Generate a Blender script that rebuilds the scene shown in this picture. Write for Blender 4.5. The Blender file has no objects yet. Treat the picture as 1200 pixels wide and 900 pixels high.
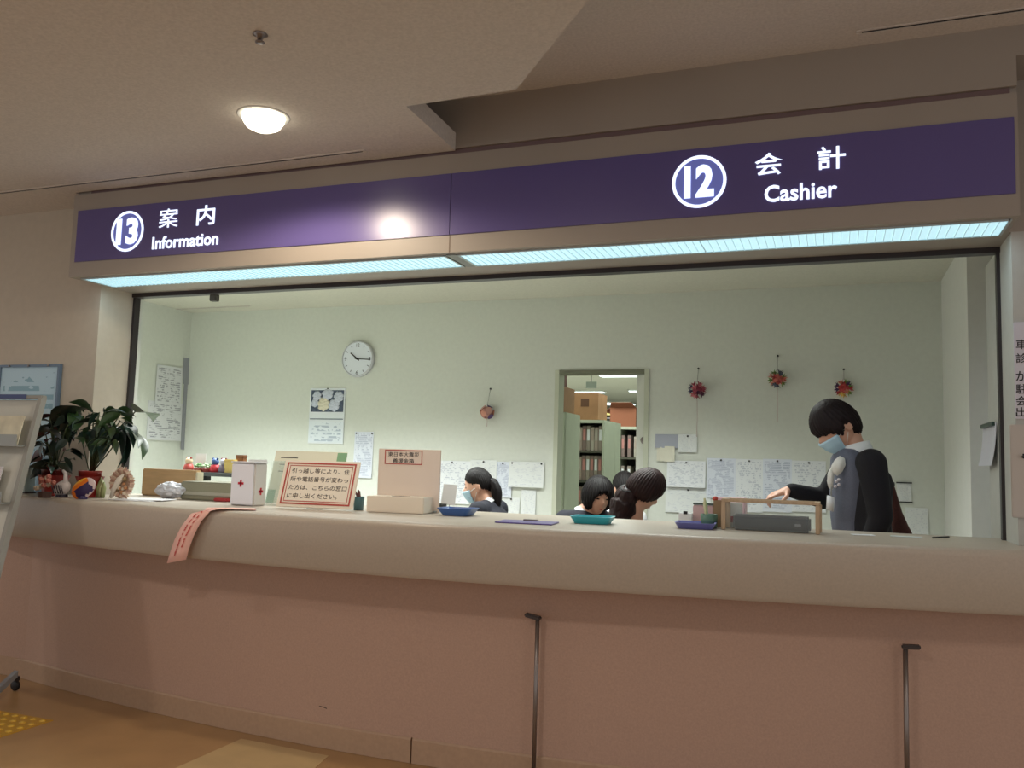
import bpy, bmesh, math, random
from mathutils import Vector, Matrix, noise
import numpy as np
random.seed(7)
C = bpy.context.scene.collection
SC = bpy.context.scene

# ------------------------------------------------------------------ camera
FPX = 1000.5
RT = Vector((0.93582, 0.35126, 0.02924)).normalized()
FW = Vector((-0.35244, 0.93137, 0.0913)).normalized()
UP = RT.cross(FW).normalized(); RT = FW.cross(UP).normalized()
CAM = Vector((0, 0, 1.22))
cd = bpy.data.cameras.new('camera'); cam = bpy.data.objects.new('camera', cd); C.objects.link(cam)
cd.sensor_fit = 'HORIZONTAL'; cd.sensor_width = 36; cd.lens = 36 * FPX / 1200; cd.clip_start = .05
cam.matrix_world = Matrix(((RT.x, UP.x, -FW.x, CAM.x), (RT.y, UP.y, -FW.y, CAM.y), (RT.z, UP.z, -FW.z, CAM.z), (0, 0, 0, 1)))
SC.camera = cam
# ------------------------------------------------------------------ view, world, large lights
SC.view_settings.view_transform = 'Standard'; SC.view_settings.look = 'None'
SC.view_settings.gamma = 1; SC.view_settings.use_curve_mapping = False
SC.view_settings.exposure = 0.0
w = bpy.data.worlds.new('world'); SC.world = w; w.use_nodes = True
w.node_tree.nodes['Background'].inputs[0].default_value = (1.0, .975, .96, 1)
w.node_tree.nodes['Background'].inputs[1].default_value = 0.66
def area(name, loc, rot, sx, sy, power, col, spread=math.pi):
    l = bpy.data.lights.new(name, 'AREA'); l.shape = 'RECTANGLE'; l.size = sx; l.size_y = sy
    l.energy = power; l.color = col; l.spread = spread
    o = bpy.data.objects.new(name, l); C.objects.link(o); o.location = loc; o.rotation_euler = rot
    return o
area('office_lamp', (-4.7, 4.9, 2.50), (0, 0, 0), 1.3, .35, 56, (.96, 1, .97), 2.1)
area('office_lamp', (-3.1, 4.9, 2.50), (0, 0, 0), 1.3, .35, 54, (.96, 1, .97), 2.1)
area('office_lamp', (-1.2, 4.9, 2.50), (0, 0, 0), 1.3, .35, 38, (.94, 1, .95), 2.1)
area('office_lamp', (1.9, 4.9, 2.50), (0, 0, 0), 1.0, .35, 8, (.94, 1, .97), 2.1)
area('back_room_lamp', (-2.9, 8.4, 2.45), (0, 0, 0), 2.5, 1.0, 60, (.9, 1, .92))
area('back_room_lamp', (-4.0, 13, 2.45), (0, 0, 0), 3, 3, 260, (.9, 1, .92))
for hx, hy, hp in ((-1.5, .4, 18), (-4.7, 1.0, 14), (1.7, .8, 10)): area('hall_lamp', (hx, hy, 2.54), (0, 0, 0), .22, .22, hp, (1, .91, .82))

# ------------------------------------------------------------------ helpers
def pray(x, y):
    return RT * ((x - 600) / FPX) + UP * (-(y - 450) / FPX) + FW
def aty(x, y, Y): v = pray(x, y); return CAM + v * (Y / v.y)
def atx(x, y, X): v = pray(x, y); return CAM + v * (X / v.x)
def atz(x, y, Z): v = pray(x, y); return CAM + v * ((Z - CAM.z) / v.z)
def lin(c):
    return tuple(((v / 255) / 12.92 if v / 255 <= .04045 else ((v / 255 + .055) / 1.055) ** 2.4) for v in c)
MATS = {}
def mat(name, rgb, rough=.6, nz=0, amt=.1, bump=0, emit=0, metal=0, alpha=1, spec=.5, trans=0, nscale2=None, stretch=None):
    if name in MATS: return MATS[name]
    m = bpy.data.materials.new(name); m.use_nodes = True; nt = m.node_tree; b = nt.nodes['Principled BSDF']
    col = lin(rgb) + (1,)
    b.inputs['Base Color'].default_value = col; b.inputs['Roughness'].default_value = rough
    b.inputs['Metallic'].default_value = metal; b.inputs['Alpha'].default_value = alpha
    b.inputs['Specular IOR Level'].default_value = spec
    b.inputs['Transmission Weight'].default_value = trans
    if emit:
        b.inputs['Emission Color'].default_value = col; b.inputs['Emission Strength'].default_value = emit
    if nz:
        tc = nt.nodes.new('ShaderNodeTexCoord'); n = nt.nodes.new('ShaderNodeTexNoise')
        n.inputs['Scale'].default_value = nz; n.inputs['Detail'].default_value = 5
        src = tc.outputs['Object']
        if stretch:
            mp = nt.nodes.new('ShaderNodeMapping'); mp.inputs['Scale'].default_value = stretch
            nt.links.new(src, mp.inputs[0]); src = mp.outputs[0]
        nt.links.new(src, n.inputs['Vector'])
        r = nt.nodes.new('ShaderNodeValToRGB')
        r.color_ramp.elements[0].position = .3; r.color_ramp.elements[1].position = .7
        r.color_ramp.elements[0].color = tuple(c * (1 - amt) for c in col[:3]) + (1,)
        r.color_ramp.elements[1].color = tuple(min(1, c * (1 + amt)) for c in col[:3]) + (1,)
        nt.links.new(n.outputs['Fac'], r.inputs[0]); nt.links.new(r.outputs[0], b.inputs['Base Color'])
        if bump:
            bp = nt.nodes.new('ShaderNodeBump'); bp.inputs['Strength'].default_value = bump; bp.inputs['Distance'].default_value = .01
            nt.links.new(n.outputs['Fac'], bp.inputs['Height']); nt.links.new(bp.outputs[0], b.inputs['Normal'])
    MATS[name] = m; return m
def print_mat(name, paper, ink, rows, cols, dens=.5, seed=0.):
    """paper with small printed entries: rows of words in object space (x across, z up)"""
    if name in MATS: return MATS[name]
    m = bpy.data.materials.new(name); m.use_nodes = True; nt = m.node_tree; b = nt.nodes['Principled BSDF']
    b.inputs['Roughness'].default_value = .75
    tc = nt.nodes.new('ShaderNodeTexCoord'); mp = nt.nodes.new('ShaderNodeMapping')
    mp.inputs['Scale'].default_value = (cols, 0.01, rows); mp.inputs['Location'].default_value = (seed, seed, seed)
    nt.links.new(tc.outputs['Generated'], mp.inputs[0])
    n = nt.nodes.new('ShaderNodeTexNoise'); n.inputs['Scale'].default_value = 1; n.inputs['Detail'].default_value = 2
    nt.links.new(mp.outputs[0], n.inputs['Vector'])
    big = nt.nodes.new('ShaderNodeTexNoise'); big.inputs['Scale'].default_value = 5; big.inputs['Detail'].default_value = 1
    nt.links.new(tc.outputs['Generated'], big.inputs['Vector'])
    sx = nt.nodes.new('ShaderNodeSeparateXYZ'); nt.links.new(tc.outputs['Generated'], sx.inputs[0])
    def mth(op, a, bb=None, c=None):
        k = nt.nodes.new('ShaderNodeMath'); k.operation = op
        for i, v in enumerate((a, bb, c)):
            if v is None: continue
            if isinstance(v, (int, float)): k.inputs[i].default_value = v
            else: nt.links.new(v, k.inputs[i])
        return k.outputs[0]
    z = mth('FRACT', mth('MULTIPLY', sx.outputs['Z'], float(rows)))
    line = mth('LESS_THAN', mth('ABSOLUTE', mth('SUBTRACT', z, .5)), .3)
    wd = mth('GREATER_THAN', n.outputs['Fac'], 1 - dens)
    bigm = mth('GREATER_THAN', big.outputs['Fac'], .42)
    mx = mth('MULTIPLY', mth('ABSOLUTE', mth('SUBTRACT', sx.outputs['X'], .5)), 2.); mz = mth('MULTIPLY', mth('ABSOLUTE', mth('SUBTRACT', sx.outputs['Z'], .5)), 2.)
    marg = mth('MULTIPLY', mth('LESS_THAN', mx, .88), mth('LESS_THAN', mz, .9))
    f = mth('MULTIPLY', mth('MULTIPLY', mth('MULTIPLY', line, wd), bigm), marg)
    mix = nt.nodes.new('ShaderNodeMix'); mix.data_type = 'RGBA'
    nt.links.new(f, mix.inputs[0]); mix.inputs[6].default_value = lin(paper) + (1,); mix.inputs[7].default_value = lin(ink) + (1,)
    nt.links.new(mix.outputs[2], b.inputs['Base Color']); MATS[name] = m; return m

def ob(name, bm, m, parent=None, smooth=False, label=None, kind=None, sub=0):
    if isinstance(bm, bpy.types.Mesh): me = bm
    else:
        me = bpy.data.meshes.new(name); bm.normal_update(); bm.to_mesh(me); bm.free()
    if m is not None and len(me.materials) == 0: me.materials.append(m)
    if smooth: me.shade_smooth()
    o = bpy.data.objects.new(name, me); C.objects.link(o)
    if parent: o.parent = parent
    if label: o['label'] = label
    if kind: o['kind'] = kind
    if sub:
        s = o.modifiers.new('s', 'SUBSURF'); s.levels = s.render_levels = sub
    return o
def tag(o, label, cat, group=None, loc=None):
    o['label'] = label; o['category'] = cat
    if group: o['group'] = group
    if loc is not None: recenter(o, loc)
    return o
def recenter(o, loc):
    loc = Vector(loc); o.data.transform(Matrix.Translation(-loc)); o.location = loc
def thing(name, label, cat, loc=(0, 0, 0), rotz=0, group=None, rot=None):
    o = bpy.data.objects.new(name, None); C.objects.link(o); o.empty_display_size = .05
    o.location = loc; o.rotation_euler = rot or (0, 0, rotz); o['label'] = label; o['category'] = cat
    if group: o['group'] = group
    return o
def struct(name, bm, m, label=None): return ob(name, bm, m, kind='structure', label=label)
def dup(root, loc, rotz=None, label=None):
    r = root.copy(); C.objects.link(r); r.location = loc
    if rotz is not None: r.rotation_euler = (0, 0, rotz)
    if label: r['label'] = label
    for ch in list(root.children):
        c = ch.copy(); C.objects.link(c); c.parent = r
        for g in ch.children:
            d = g.copy(); C.objects.link(d); d.parent = c
    return r
def B(): return bmesh.new()
def bx(bm, x0, x1, y0, y1, z0, z1, bev=0, M=None, seg=2):
    vs = [bm.verts.new(v) for v in ((x0, y0, z0), (x1, y0, z0), (x1, y1, z0), (x0, y1, z0), (x0, y0, z1), (x1, y0, z1), (x1, y1, z1), (x0, y1, z1))]
    fs = [bm.faces.new([vs[i] for i in f]) for f in ((0, 3, 2, 1), (4, 5, 6, 7), (0, 1, 5, 4), (1, 2, 6, 5), (2, 3, 7, 6), (3, 0, 4, 7))]
    if bev:
        es = list({e for f in fs for e in f.edges})
        r = bmesh.ops.bevel(bm, geom=es, offset=bev, segments=seg, affect='EDGES')
        if M: bmesh.ops.transform(bm, matrix=M, verts=list({v for v in r['verts']} | {v for v in vs if v.is_valid}))
    elif M: bmesh.ops.transform(bm, matrix=M, verts=vs)
    return bm
def box(*a, **k): return bx(B(), *a, **k)
def poly(bm, pts, d):
    """prism: polygon pts extruded by vector d"""
    d = Vector(d); a = [bm.verts.new(p) for p in pts]; b = [bm.verts.new(Vector(p) + d) for p in pts]
    n = len(a); bm.faces.new(a[::-1]); bm.faces.new(b)
    for i in range(n): bm.faces.new((a[i], a[(i + 1) % n], b[(i + 1) % n], b[i]))
    bmesh.ops.recalc_face_normals(bm, faces=bm.faces[:]); return bm
def frame_of(d):
    d = Vector(d).normalized(); a = Vector((0, 0, 1)) if abs(d.z) < .9 else Vector((1, 0, 0))
    u = d.cross(a).normalized(); return u, d.cross(u).normalized()
def tube(bm, pts, r, n=8, cap=True):
    pts = [Vector(p) for p in pts]; rs = r if isinstance(r, (list, tuple)) else [r] * len(pts); rings = []
    u = None
    for i, p in enumerate(pts):
        d = (pts[min(i + 1, len(pts) - 1)] - pts[max(i - 1, 0)]).normalized()
        if u is None: u, v = frame_of(d)
        else:
            u = (u - d * u.dot(d)).normalized(); v = d.cross(u)
        rings.append([bm.verts.new(p + (u * math.cos(t) + v * math.sin(t)) * rs[i]) for t in (2 * math.pi * k / n for k in range(n))])
    for a, b in zip(rings, rings[1:]):
        for k in range(n): bm.faces.new((a[k], a[(k + 1) % n], b[(k + 1) % n], b[k]))
    if cap:
        bm.faces.new(rings[0][::-1]); bm.faces.new(rings[-1])
    return bm
def lathe(bm, prof, n=24, c=(0, 0, 0), ax='z'):
    c = Vector(c); rings = []
    for r, h in prof:
        ring = []
        for k in range(n):
            t = 2 * math.pi * k / n; x, y = r * math.cos(t), r * math.sin(t)
            ring.append(bm.verts.new(c + (Vector((x, y, h)) if ax == 'z' else Vector((x, -h, y)))))
        rings.append(ring)
    for a, b in zip(rings, rings[1:]):
        for k in range(n): bm.faces.new((a[k], a[(k + 1) % n], b[(k + 1) % n], b[k]))
    if prof[0][0] > 1e-6: bm.faces.new(rings[0][::-1])
    if prof[-1][0] > 1e-6: bm.faces.new(rings[-1])
    bmesh.ops.remove_doubles(bm, verts=bm.verts[:], dist=1e-6)
    bmesh.ops.recalc_face_normals(bm, faces=bm.faces[:])
    return bm
def ball(bm, c, rx, ry=None, rz=None, sub=2, M=None):
    ry = ry or rx; rz = rz or rx
    r = bmesh.ops.create_icosphere(bm, subdivisions=sub, radius=1)
    m = Matrix.Translation(c) @ (M or Matrix()) @ Matrix.Diagonal((rx, ry, rz, 1))
    bmesh.ops.transform(bm, matrix=m, verts=r['verts']); return bm
def text(name, body, m, parent, c, w, h, ext=.001, bold=0, shear=0, M=None, smooth=False):
    """lettering on a plane that faces -Y, centred at c (parent space), fitted into w x h"""
    cu = bpy.data.curves.new(name, 'FONT'); cu.body = body; cu.size = 1; cu.extrude = 0.0; cu.offset = bold; cu.shear = shear
    cu.space_line = 1.0; cu.resolution_u = 3
    t = bpy.data.objects.new('tmp', cu); C.objects.link(t); bpy.context.view_layer.update()
    me = bpy.data.meshes.new_from_object(t.evaluated_get(bpy.context.evaluated_depsgraph_get()))
    bpy.data.objects.remove(t); bpy.data.curves.remove(cu)
    co = np.empty(len(me.vertices) * 3); me.vertices.foreach_get('co', co); co = co.reshape(-1, 3)
    mn, mx = co.min(0), co.max(0); s = (mx - mn); k = [w / s[0], h / s[1]] if h else [w / s[0]] * 2
    q = (co - (mn + mx) / 2)
    out = np.zeros_like(co); out[:, 0] = q[:, 0] * k[0]; out[:, 2] = q[:, 1] * k[1]
    me.vertices.foreach_set('co', out.ravel()); me.update()
    bm = B(); bm.from_mesh(me); bpy.data.meshes.remove(me)
    if ext:
        r = bmesh.ops.extrude_face_region(bm, geom=bm.faces[:]); vs = [g for g in r['geom'] if isinstance(g, bmesh.types.BMVert)]
        bmesh.ops.translate(bm, verts=vs, vec=(0, -ext, 0))
    bmesh.ops.recalc_face_normals(bm, faces=bm.faces[:])
    bmesh.ops.transform(bm, matrix=Matrix.Translation(c) @ (M or Matrix()), verts=bm.verts[:])
    return ob(name, bm, m, parent)

# ------------------------------------------------------------------ materials
def speckle_ceiling():
    m = mat('ceiling_board', (206, 199, 191), .9, 90, .08, .1); return m
M_ceil = speckle_ceiling()
M_head = mat('header_cream', (160, 151, 141), .5, 3, .03)
M_wall = mat('hall_wall', (190, 180, 164), .7, 25, .03, .08)
M_office = mat('office_wall', (214, 218, 210), .8, 30, .025, .08)
M_officeceil = mat('office_ceiling', (205, 203, 190), .9, 60, .05)
M_white = mat('white_plastic', (225, 225, 220), .4)
M_dark = mat('dark_rail', (48, 42, 44), .4)
M_black = mat('black', (22, 21, 24), .5)
M_top = mat('counter_laminate', (184, 172, 157), .38, 120, .05)
M_base = mat('counter_base_vinyl', (190, 158, 140), .6, 140, .06, .05)
M_skirt = mat('skirting_vinyl', (184, 154, 128), .55, 60, .05)
M_purple = mat('purple_panel', (96, 86, 144), .30, 2, .02)
M_glyph = mat('backlit_letter', (225, 238, 255), .5, emit=1.25)
M_glow = mat('backlit_digit_field', (120, 130, 215), .3, emit=.22)
M_tube = mat('diffuser', (186, 228, 240), .4, emit=.92)
M_steel = mat('brushed_steel', (140, 132, 128), .35, metal=.8)
M_paper = mat('paper', (228, 230, 232), .75, 8, .02)
M_tan = mat('cardboard', (160, 118, 82), .8, 12, .08)
M_door = mat('door_frame', (196, 200, 182), .5)
M_skin = mat('skin', (206, 158, 134), .5, 15, .05)
M_hair = mat('hair', (15, 10, 11), .6, 90, .4, .4, spec=.25, stretch=(1, 1, .15))
M_hairb = mat('hair_brown', (34, 15, 15), .55, 90, .4, .4, spec=.25, stretch=(1, 1, .15))
M_navy = mat('navy_cloth', (24, 25, 37), .85, 200, .12)
M_knit = mat('black_knit', (19, 17, 25), .9, 200, .2)
M_vest = mat('grey_vest_cloth', (92, 96, 112), .8, 200, .1)
M_shirt = mat('white_blouse', (222, 224, 226), .7)
M_mask = mat('pale_blue_mask', (176, 208, 226), .8)

# ------------------------------------------------------------------ structure
ZC, YW, YG, XL, XR, ZL, DH = .98, 3.49, 3.74, -3.725, .609, 2.1105, 3.272
ZCL, ZCU, YB = 2.56, 2.79, 6.5
# floor with inlaid vinyl zones
def floor_mat():
    m = mat('floor_vinyl', (178, 142, 98), .3, 4, .10); return m
struct('floor', box(-7.5, 3.5, -4, 3.7, -.1, 0), floor_mat())
struct('floor_office', box(-6.2, 3.1, 3.7, 24, -.1, 0), mat('office_floor', (168, 166, 156), .5, 8, .05))
# ceiling: low slab with a recess cut beside the header, high ceiling above it
bm = B()
pts = [(-7.5, -4), (1.2, -4), (1.2, 0), (-.659, 2.276), (-1.067, 2.775), (-1.52, 2.79), (-1.533, 3.27), (-3.72, 3.27), (-3.72, 3.5), (-7.5, 3.5)]
poly(bm, [(x, y, ZCL) for x, y in pts], (0, 0, .08))
struct('ceiling', bm, M_ceil, 'low board ceiling with an angled edge')
struct('ceiling_upper', box(-7.5, 3.5, -4, 3.6, ZCU, ZCU + .08), M_ceil)
struct('ceiling_office', box(-6.2, 3.1, 3.8, 6.5, ZCL, ZCL + .08), M_officeceil)
# header canopy
bm = B()
bx(bm, -3.72, .60, DH, YG, ZL, 2.547); bx(bm, -3.72, .60, DH + .022, YG, 2.547, 2.572); bx(bm, -3.72, .60, DH, YG, 2.572, 2.79)
bx(bm, .60, 3.5, YW, YG, 2.11, 2.79)
bx(bm, .60, 3.5, DH, YW, 2.68, 2.79)
struct('wall_header', bm, M_head)
struct('trim_1', box(-3.62, .58, DH + .012, DH + .03, 2.549, 2.571), mat('groove', (120, 98, 98), .6))
bm = box(-7.5, XL, YW, YG, 0, ZL); bx(bm, -7.5, -3.7205, YW, YG, ZL, 2.79); struct('wall_left', bm, M_wall)
bm = B(); bx(bm, XR, 3.5, YW, 4.06, 0, ZL)
struct('wall_right', bm, mat('wall_right_paint', (184, 184, 178), .6, 25, .03))
struct('wall_office_left', box(-5.87, -5.77, YG, YB, 0, ZCL), M_office)
d0, d1 = aty(651, 434, YB), aty(761, 434, YB); DX0, DX1, DZ = d0.x, d1.x, 1.965
bm = B()
bx(bm, -5.9, DX0, YB, YB + .12, 0, ZCL); bx(bm, DX0, DX1, YB, YB + .12, DZ, ZCL); bx(bm, DX1, 3.1, YB, YB + .12, 0, ZCL)
struct('wall_back', bm, M_office)
struct('wall_office_right', box(3.0, 3.1, YG, YB, 0, ZCL), M_office)
struct('wall_office_front', box(-5.9, XL - .001, YG, YG + .06, 0, ZCL), M_office)
struct('wall_office_header', box(XL, 3.0, YG + .03, YG + .1, ZL + .02, ZCL), M_office)
struct('wall_pillar', box(.703, 1.35, 5.3, YB, 0, ZCL), mat('pillar_paint', (222, 222, 218), .6, 20, .02))
# back room shell
struct('wall_back_room_left', box(-8.4, -8.3, 6.6, 24, 0, ZCL), M_office)
struct('wall_back_room_right', box(-.5, -.4, 6.6, 24, 0, ZCL), M_office)
struct('wall_back_room_far', box(-8.4, -.4, 24, 24.1, 0, ZCL), M_office)
struct('floor_back_room', box(-8.4, -6.2, 6.6, 24, -.1, 0), mat('office_floor', (120, 116, 104)))
struct('ceiling_back_room', box(-8.4, -.4, 6.62, 24, ZCL + .02, ZCL + .1), M_officeceil)
# shutter guides and rail
t = thing('shutter_rail', 'dark shutter slot and side guides framing the counter opening', 'shutter frame', (0, YG, ZL))
ob('top_rail', box(XL, XR, -.03, .02, -.022, 0), M_dark, t)
ob('side_guide', box(XL, XL + .015, -.02, .02, -1.13, -.022), M_dark, t)
ob('side_guide', box(XR - .012, XR, -.02, .02, -1.13, -.022), M_dark, t)
p = aty(251, 349, YG + .03)
tag(ob('sensor', box(-.022, .022, -.015, .02, -.02, .02, .004), mat('sensor_grey', (90, 88, 80), .5)), 'small grey sensor box under the shutter slot', 'sensor').location = p

# ------------------------------------------------------------------ counter
cx = np.array([-5.2, -4.6, -4.2, -3.8, -3.04, -2.4, -1.83, -1.27, -.79, -.21, .257, .577, 1.2, 1.7])
cy = np.array([3.56, 3.42, 3.31, 3.20, 3.05, 2.985, 2.975, 2.97, 3.01, 3.10, 3.19, 3.26, 3.40, 3.52])
PF = np.polyfit(cx, cy, 5)
def cY(x): return float(np.polyval(PF, x))
bxs = np.array([-5.2, -4.6, -4.02, -3.16, -2.36, -1.8, -1.4, -.95, -.2, .3, .6, 1.2, 1.7]); bys = np.array([3.72, 3.57, 3.455, 3.335, 3.235, 3.205, 3.205, 3.24, 3.325, 3.41, 3.46, 3.6, 3.7])
PB = np.polyfit(bxs, bys, 4)
def bY(x): return float(np.polyval(PB, x))
def sweep(fy, prof, x0, x1, n, yback):
    """prof: list of (dy, z) outline from the front line; the last two close at yback"""
    bm = B(); rings = []
    for i in range(n + 1):
        x = x0 + (x1 - x0) * i / n; y = fy(x)
        ring = [bm.verts.new((x, min(y + dy, yback - .018), z)) for dy, z in prof]
        ring += [bm.verts.new((x, yback, prof[-1][1])), bm.verts.new((x, yback, prof[0][1]))]
        rings.append(ring)
    m = len(rings[0])
    for a, b in zip(rings, rings[1:]):
        for k in range(m): bm.faces.new((a[k], a[(k + 1) % m], b[(k + 1) % m], b[k]))
    bm.faces.new(rings[0]); bm.faces.new(rings[-1][::-1])
    bmesh.ops.recalc_face_normals(bm, faces=bm.faces[:]); return bm
ctr = thing('reception_counter', 'long bowed reception counter with deep beige apron and pink base', 'counter', (-1.5, 3.3, 0))
off = Vector((-1.5, 3.3, 0))
def shift(bm): bmesh.ops.translate(bm, verts=bm.verts[:], vec=-off); return bm
r = .028
arc = [(r - r * math.sin(t), ZC - r + r * math.cos(t)) for t in [math.pi / 2 - i * math.pi / 12 for i in range(7)]]
prof = [(.03, .765), (.012, .768), (0, .785)] + arc
bm = sweep(cY, prof, -5.2, 1.7, 70, YW - .002)
bx(bm, XL + .002, XR - .002, YW - .002, 3.83, .80, ZC)
o = ob('countertop', shift(bm), M_top, ctr, smooth=True); 
em = o.modifiers.new('e', 'EDGE_SPLIT'); em.split_angle = math.radians(40)
o = ob('base', shift(sweep(bY, [(0, .1), (0, .775)], -5.2, 1.1, 60, YW - .002)), M_base, ctr, smooth=False)
for a, b in ((-5.2, -1.605), (-1.598, 1.1)):
    o = ob('skirting', shift(sweep(bY, [(-.006, .001), (-.007, .092), (-.003, .1)], a, b, 40, YW - .002)), M_skirt, ctr)
p = aty(378, 829, bY(-2.02) - .002)
ob('scuff', shift(tube(B(), [(p.x - .018, bY(p.x - .018) - .001, p.z + .003), (p.x, bY(p.x) - .001, p.z + .002), (p.x + .02, bY(p.x + .02) - .001, p.z - .002)], .0015, 5)), M_dark, ctr, label='small dark scuff mark')
# inlaid beige floor tiles in front of the counter
tile = mat('beige_floor_tile', (206, 180, 132), .32, 6, .08)
q = [atz(*c, 0) for c in ((283, 866), (385, 886), (330, 935), (195, 905))]
o = ob('floor_tile', poly(B(), [(v.x, v.y - .0, .0) for v in q], (0, 0, .0015)), tile); o['kind'] = 'structure'; o['label'] = 'lighter beige square inlaid beside the skirting'
# yellow tactile paving with domes
q0, q1 = atz(64, 846, 0), atz(50, 878, 0)
ang = math.atan2(q0.y - q1.y, q0.x - q1.x)
tt = thing('tactile_tile', 'yellow tactile paving tile with raised domes on the brown floor', 'paving', (q0.x - .02, q0.y + .01, 0))
bm = box(-.62, 0, -.34, 0, 0, .003); ob('slab', bm, mat('yellow_tile', (206, 160, 52), .4), tt)
bm = B()
for i in range(11):
    for j in range(6):
        lathe_c = (-.03 - i * .056, -.03 - j * .056, .003)
        ball(bm, lathe_c, .017, .017, .007, 1)
o = ob('dome', bm, mat('yellow_dome', (232, 190, 76), .35), tt, True, kind='stuff')

# ------------------------------------------------------------------ ceiling fittings
def slot(p0, p1, z, label, wdt=.014):
    t = thing('air_slot', label, 'air vent', (p0[0], p0[1], z))
    ob('slot_opening', box(0, p1[0] - p0[0], -wdt / 2, wdt / 2, -.002, .004), M_black, t)
    for s in (-1, 1): ob('slot_edge', box(-.02, p1[0] - p0[0] + .02, s * wdt / 2 - (.008 if s < 0 else 0), s * wdt / 2 + (.008 if s > 0 else 0), -.004, .004), M_ceil, t)
a = atz(424, 177, ZCL); slot((-6.5, a.y), (a.x, a.y), ZCL, 'long thin black air slot in the low ceiling above the information sign')
a = atz(1010, 37, ZCU); slot((a.x, a.y), (2.6, a.y), ZCU, 'thin black air slot in the high ceiling above the cashier sign')
a = atz(309, 136, ZCL)
t = thing('downlight', 'bright round warm downlight glowing in the low ceiling', 'ceiling light', a)
ob('trim_ring', lathe(B(), [(.085, 0), (.098, -.004), (.102, -.002), (.104, .002)], 32), M_white, t, True)
ob('glass_dome', lathe(B(), [(.084, -.001), (.08, -.022), (.066, -.044), (.038, -.058), (0, -.062)], 32), mat('lamp_glass', (255, 246, 222), .5, emit=4), t, True)
l = bpy.data.lights.new('downlight_bulb', 'SPOT'); l.spot_size = 2.95; l.spot_blend = .25; l.energy = 30; l.color = (1, .84, .64); l.shadow_soft_size = .06
o = bpy.data.objects.new('downlight_bulb', l); C.objects.link(o); o.location = (a.x, a.y, ZCL - .14)
a = atz(305, 40, ZCL)
t = thing('sprinkler_head', 'tiny grey sprinkler head in the low ceiling', 'sprinkler', a)
ob('flange', lathe(B(), [(.022, .001), (.024, -.003), (.012, -.008), (.008, -.02)], 16), M_steel, t, True)
ob('deflector', lathe(B(), [(0, -.03), (.015, -.029), (.015, -.026), (0, -.025)], 12), M_steel, t, True)

a = atz(223, 361.5, ZCL); b = atz(292, 358.5, ZCL); slot((a.x - .3, (a.y + b.y) / 2), (b.x, b.y), ZCL, 'short thin slot in the office ceiling at the left corner')
# signs ---------------------------------------------------------------
ZT, ZB_, XS = 2.4592, 2.1876, -1.5443
def sign(x0, x1, label, number, ring_px, kan, eng):
    cxm = (x0 + x1) / 2; t = thing('overhead_sign', label, 'sign', (cxm, DH, ZB_))
    loc = Vector((cxm, DH, ZB_))
    ob('panel', box(x0 - cxm + .001, x1 - cxm - .001, -.006, -.0005, 0, ZT - ZB_, .001), M_purple, t, label='glossy purple panel')
    (cxp, cyp, top, bot, dig) = ring_px
    c = aty(cxp, cyp, DH) - loc; rr = (aty(cxp, top, DH).z - aty(cxp, bot, DH).z) / 2
    bm = B(); n = 48; rg = []
    for k in range(n):
        a = 2 * math.pi * k / n
        rg.append([bm.verts.new((c.x + R * math.cos(a), y, c.z + R * math.sin(a))) for R, y in ((rr, -.0062), (rr, -.009), (rr * .885, -.009), (rr * .885, -.0062))])
    for k in range(n):
        for j in range(4): bm.faces.new((rg[k][j], rg[k][(j + 1) % 4], rg[(k + 1) % n][(j + 1) % 4], rg[(k + 1) % n][j]))
    bmesh.ops.recalc_face_normals(bm, faces=bm.faces[:])
    ob('number_ring', bm, M_glyph, t)
    bm = B(); vs = [bm.verts.new((c.x + rr * .88 * math.cos(2 * math.pi * k / n), -.0068, c.z + rr * .88 * math.sin(2 * math.pi * k / n))) for k in range(n)]
    bm.faces.new(vs); ob('number_field', bm, M_glow, t, label='faintly glowing blue disc')
    (a0, b0), (a1, b1) = dig
    def fit(nm, body, x0p, y0p, x1p, y1p, bold):
        ym = (y0p + y1p) / 2; xm = (x0p + x1p) / 2
        L, Rr = aty(x0p, ym, DH), aty(x1p, ym, DH); T, Bo = aty(xm, y0p, DH), aty(xm, y1p, DH)
        text(nm, body, M_glyph, t, ((L.x + Rr.x) / 2 - cxm, -.0072, (T.z + Bo.z) / 2 - ZB_), Rr.x - L.x, T.z - Bo.z, .002, bold)
    fit('numeral', number, a0, b0, a1, b1, .045)
    for ch, bxp in kan: fit('character', ch, *bxp, 0.0 if ch == '案' else .012)
    fit('lettering', eng[0], *eng[1], .02)
sign(-3.684, XS, 'left half of purple overhead sign reading 13 Information', '13', (150.5, 271.5, 248, 295, ((138, 256), (163, 287))),
     [('案', (188, 245, 210, 267)), ('内', (232, 241, 253, 264))], ('Information', (180, 275, 257, 290)))
sign(XS, .589, 'right half of purple overhead sign reading 12 Cashier', '12', (819.5, 213.5, 183, 244, ((802, 194), (837, 232))),
     [('会', (885, 180, 917, 206)), ('計', (958, 172, 991, 199))], ('Cashier', (896, 215, 981, 235)))
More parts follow.
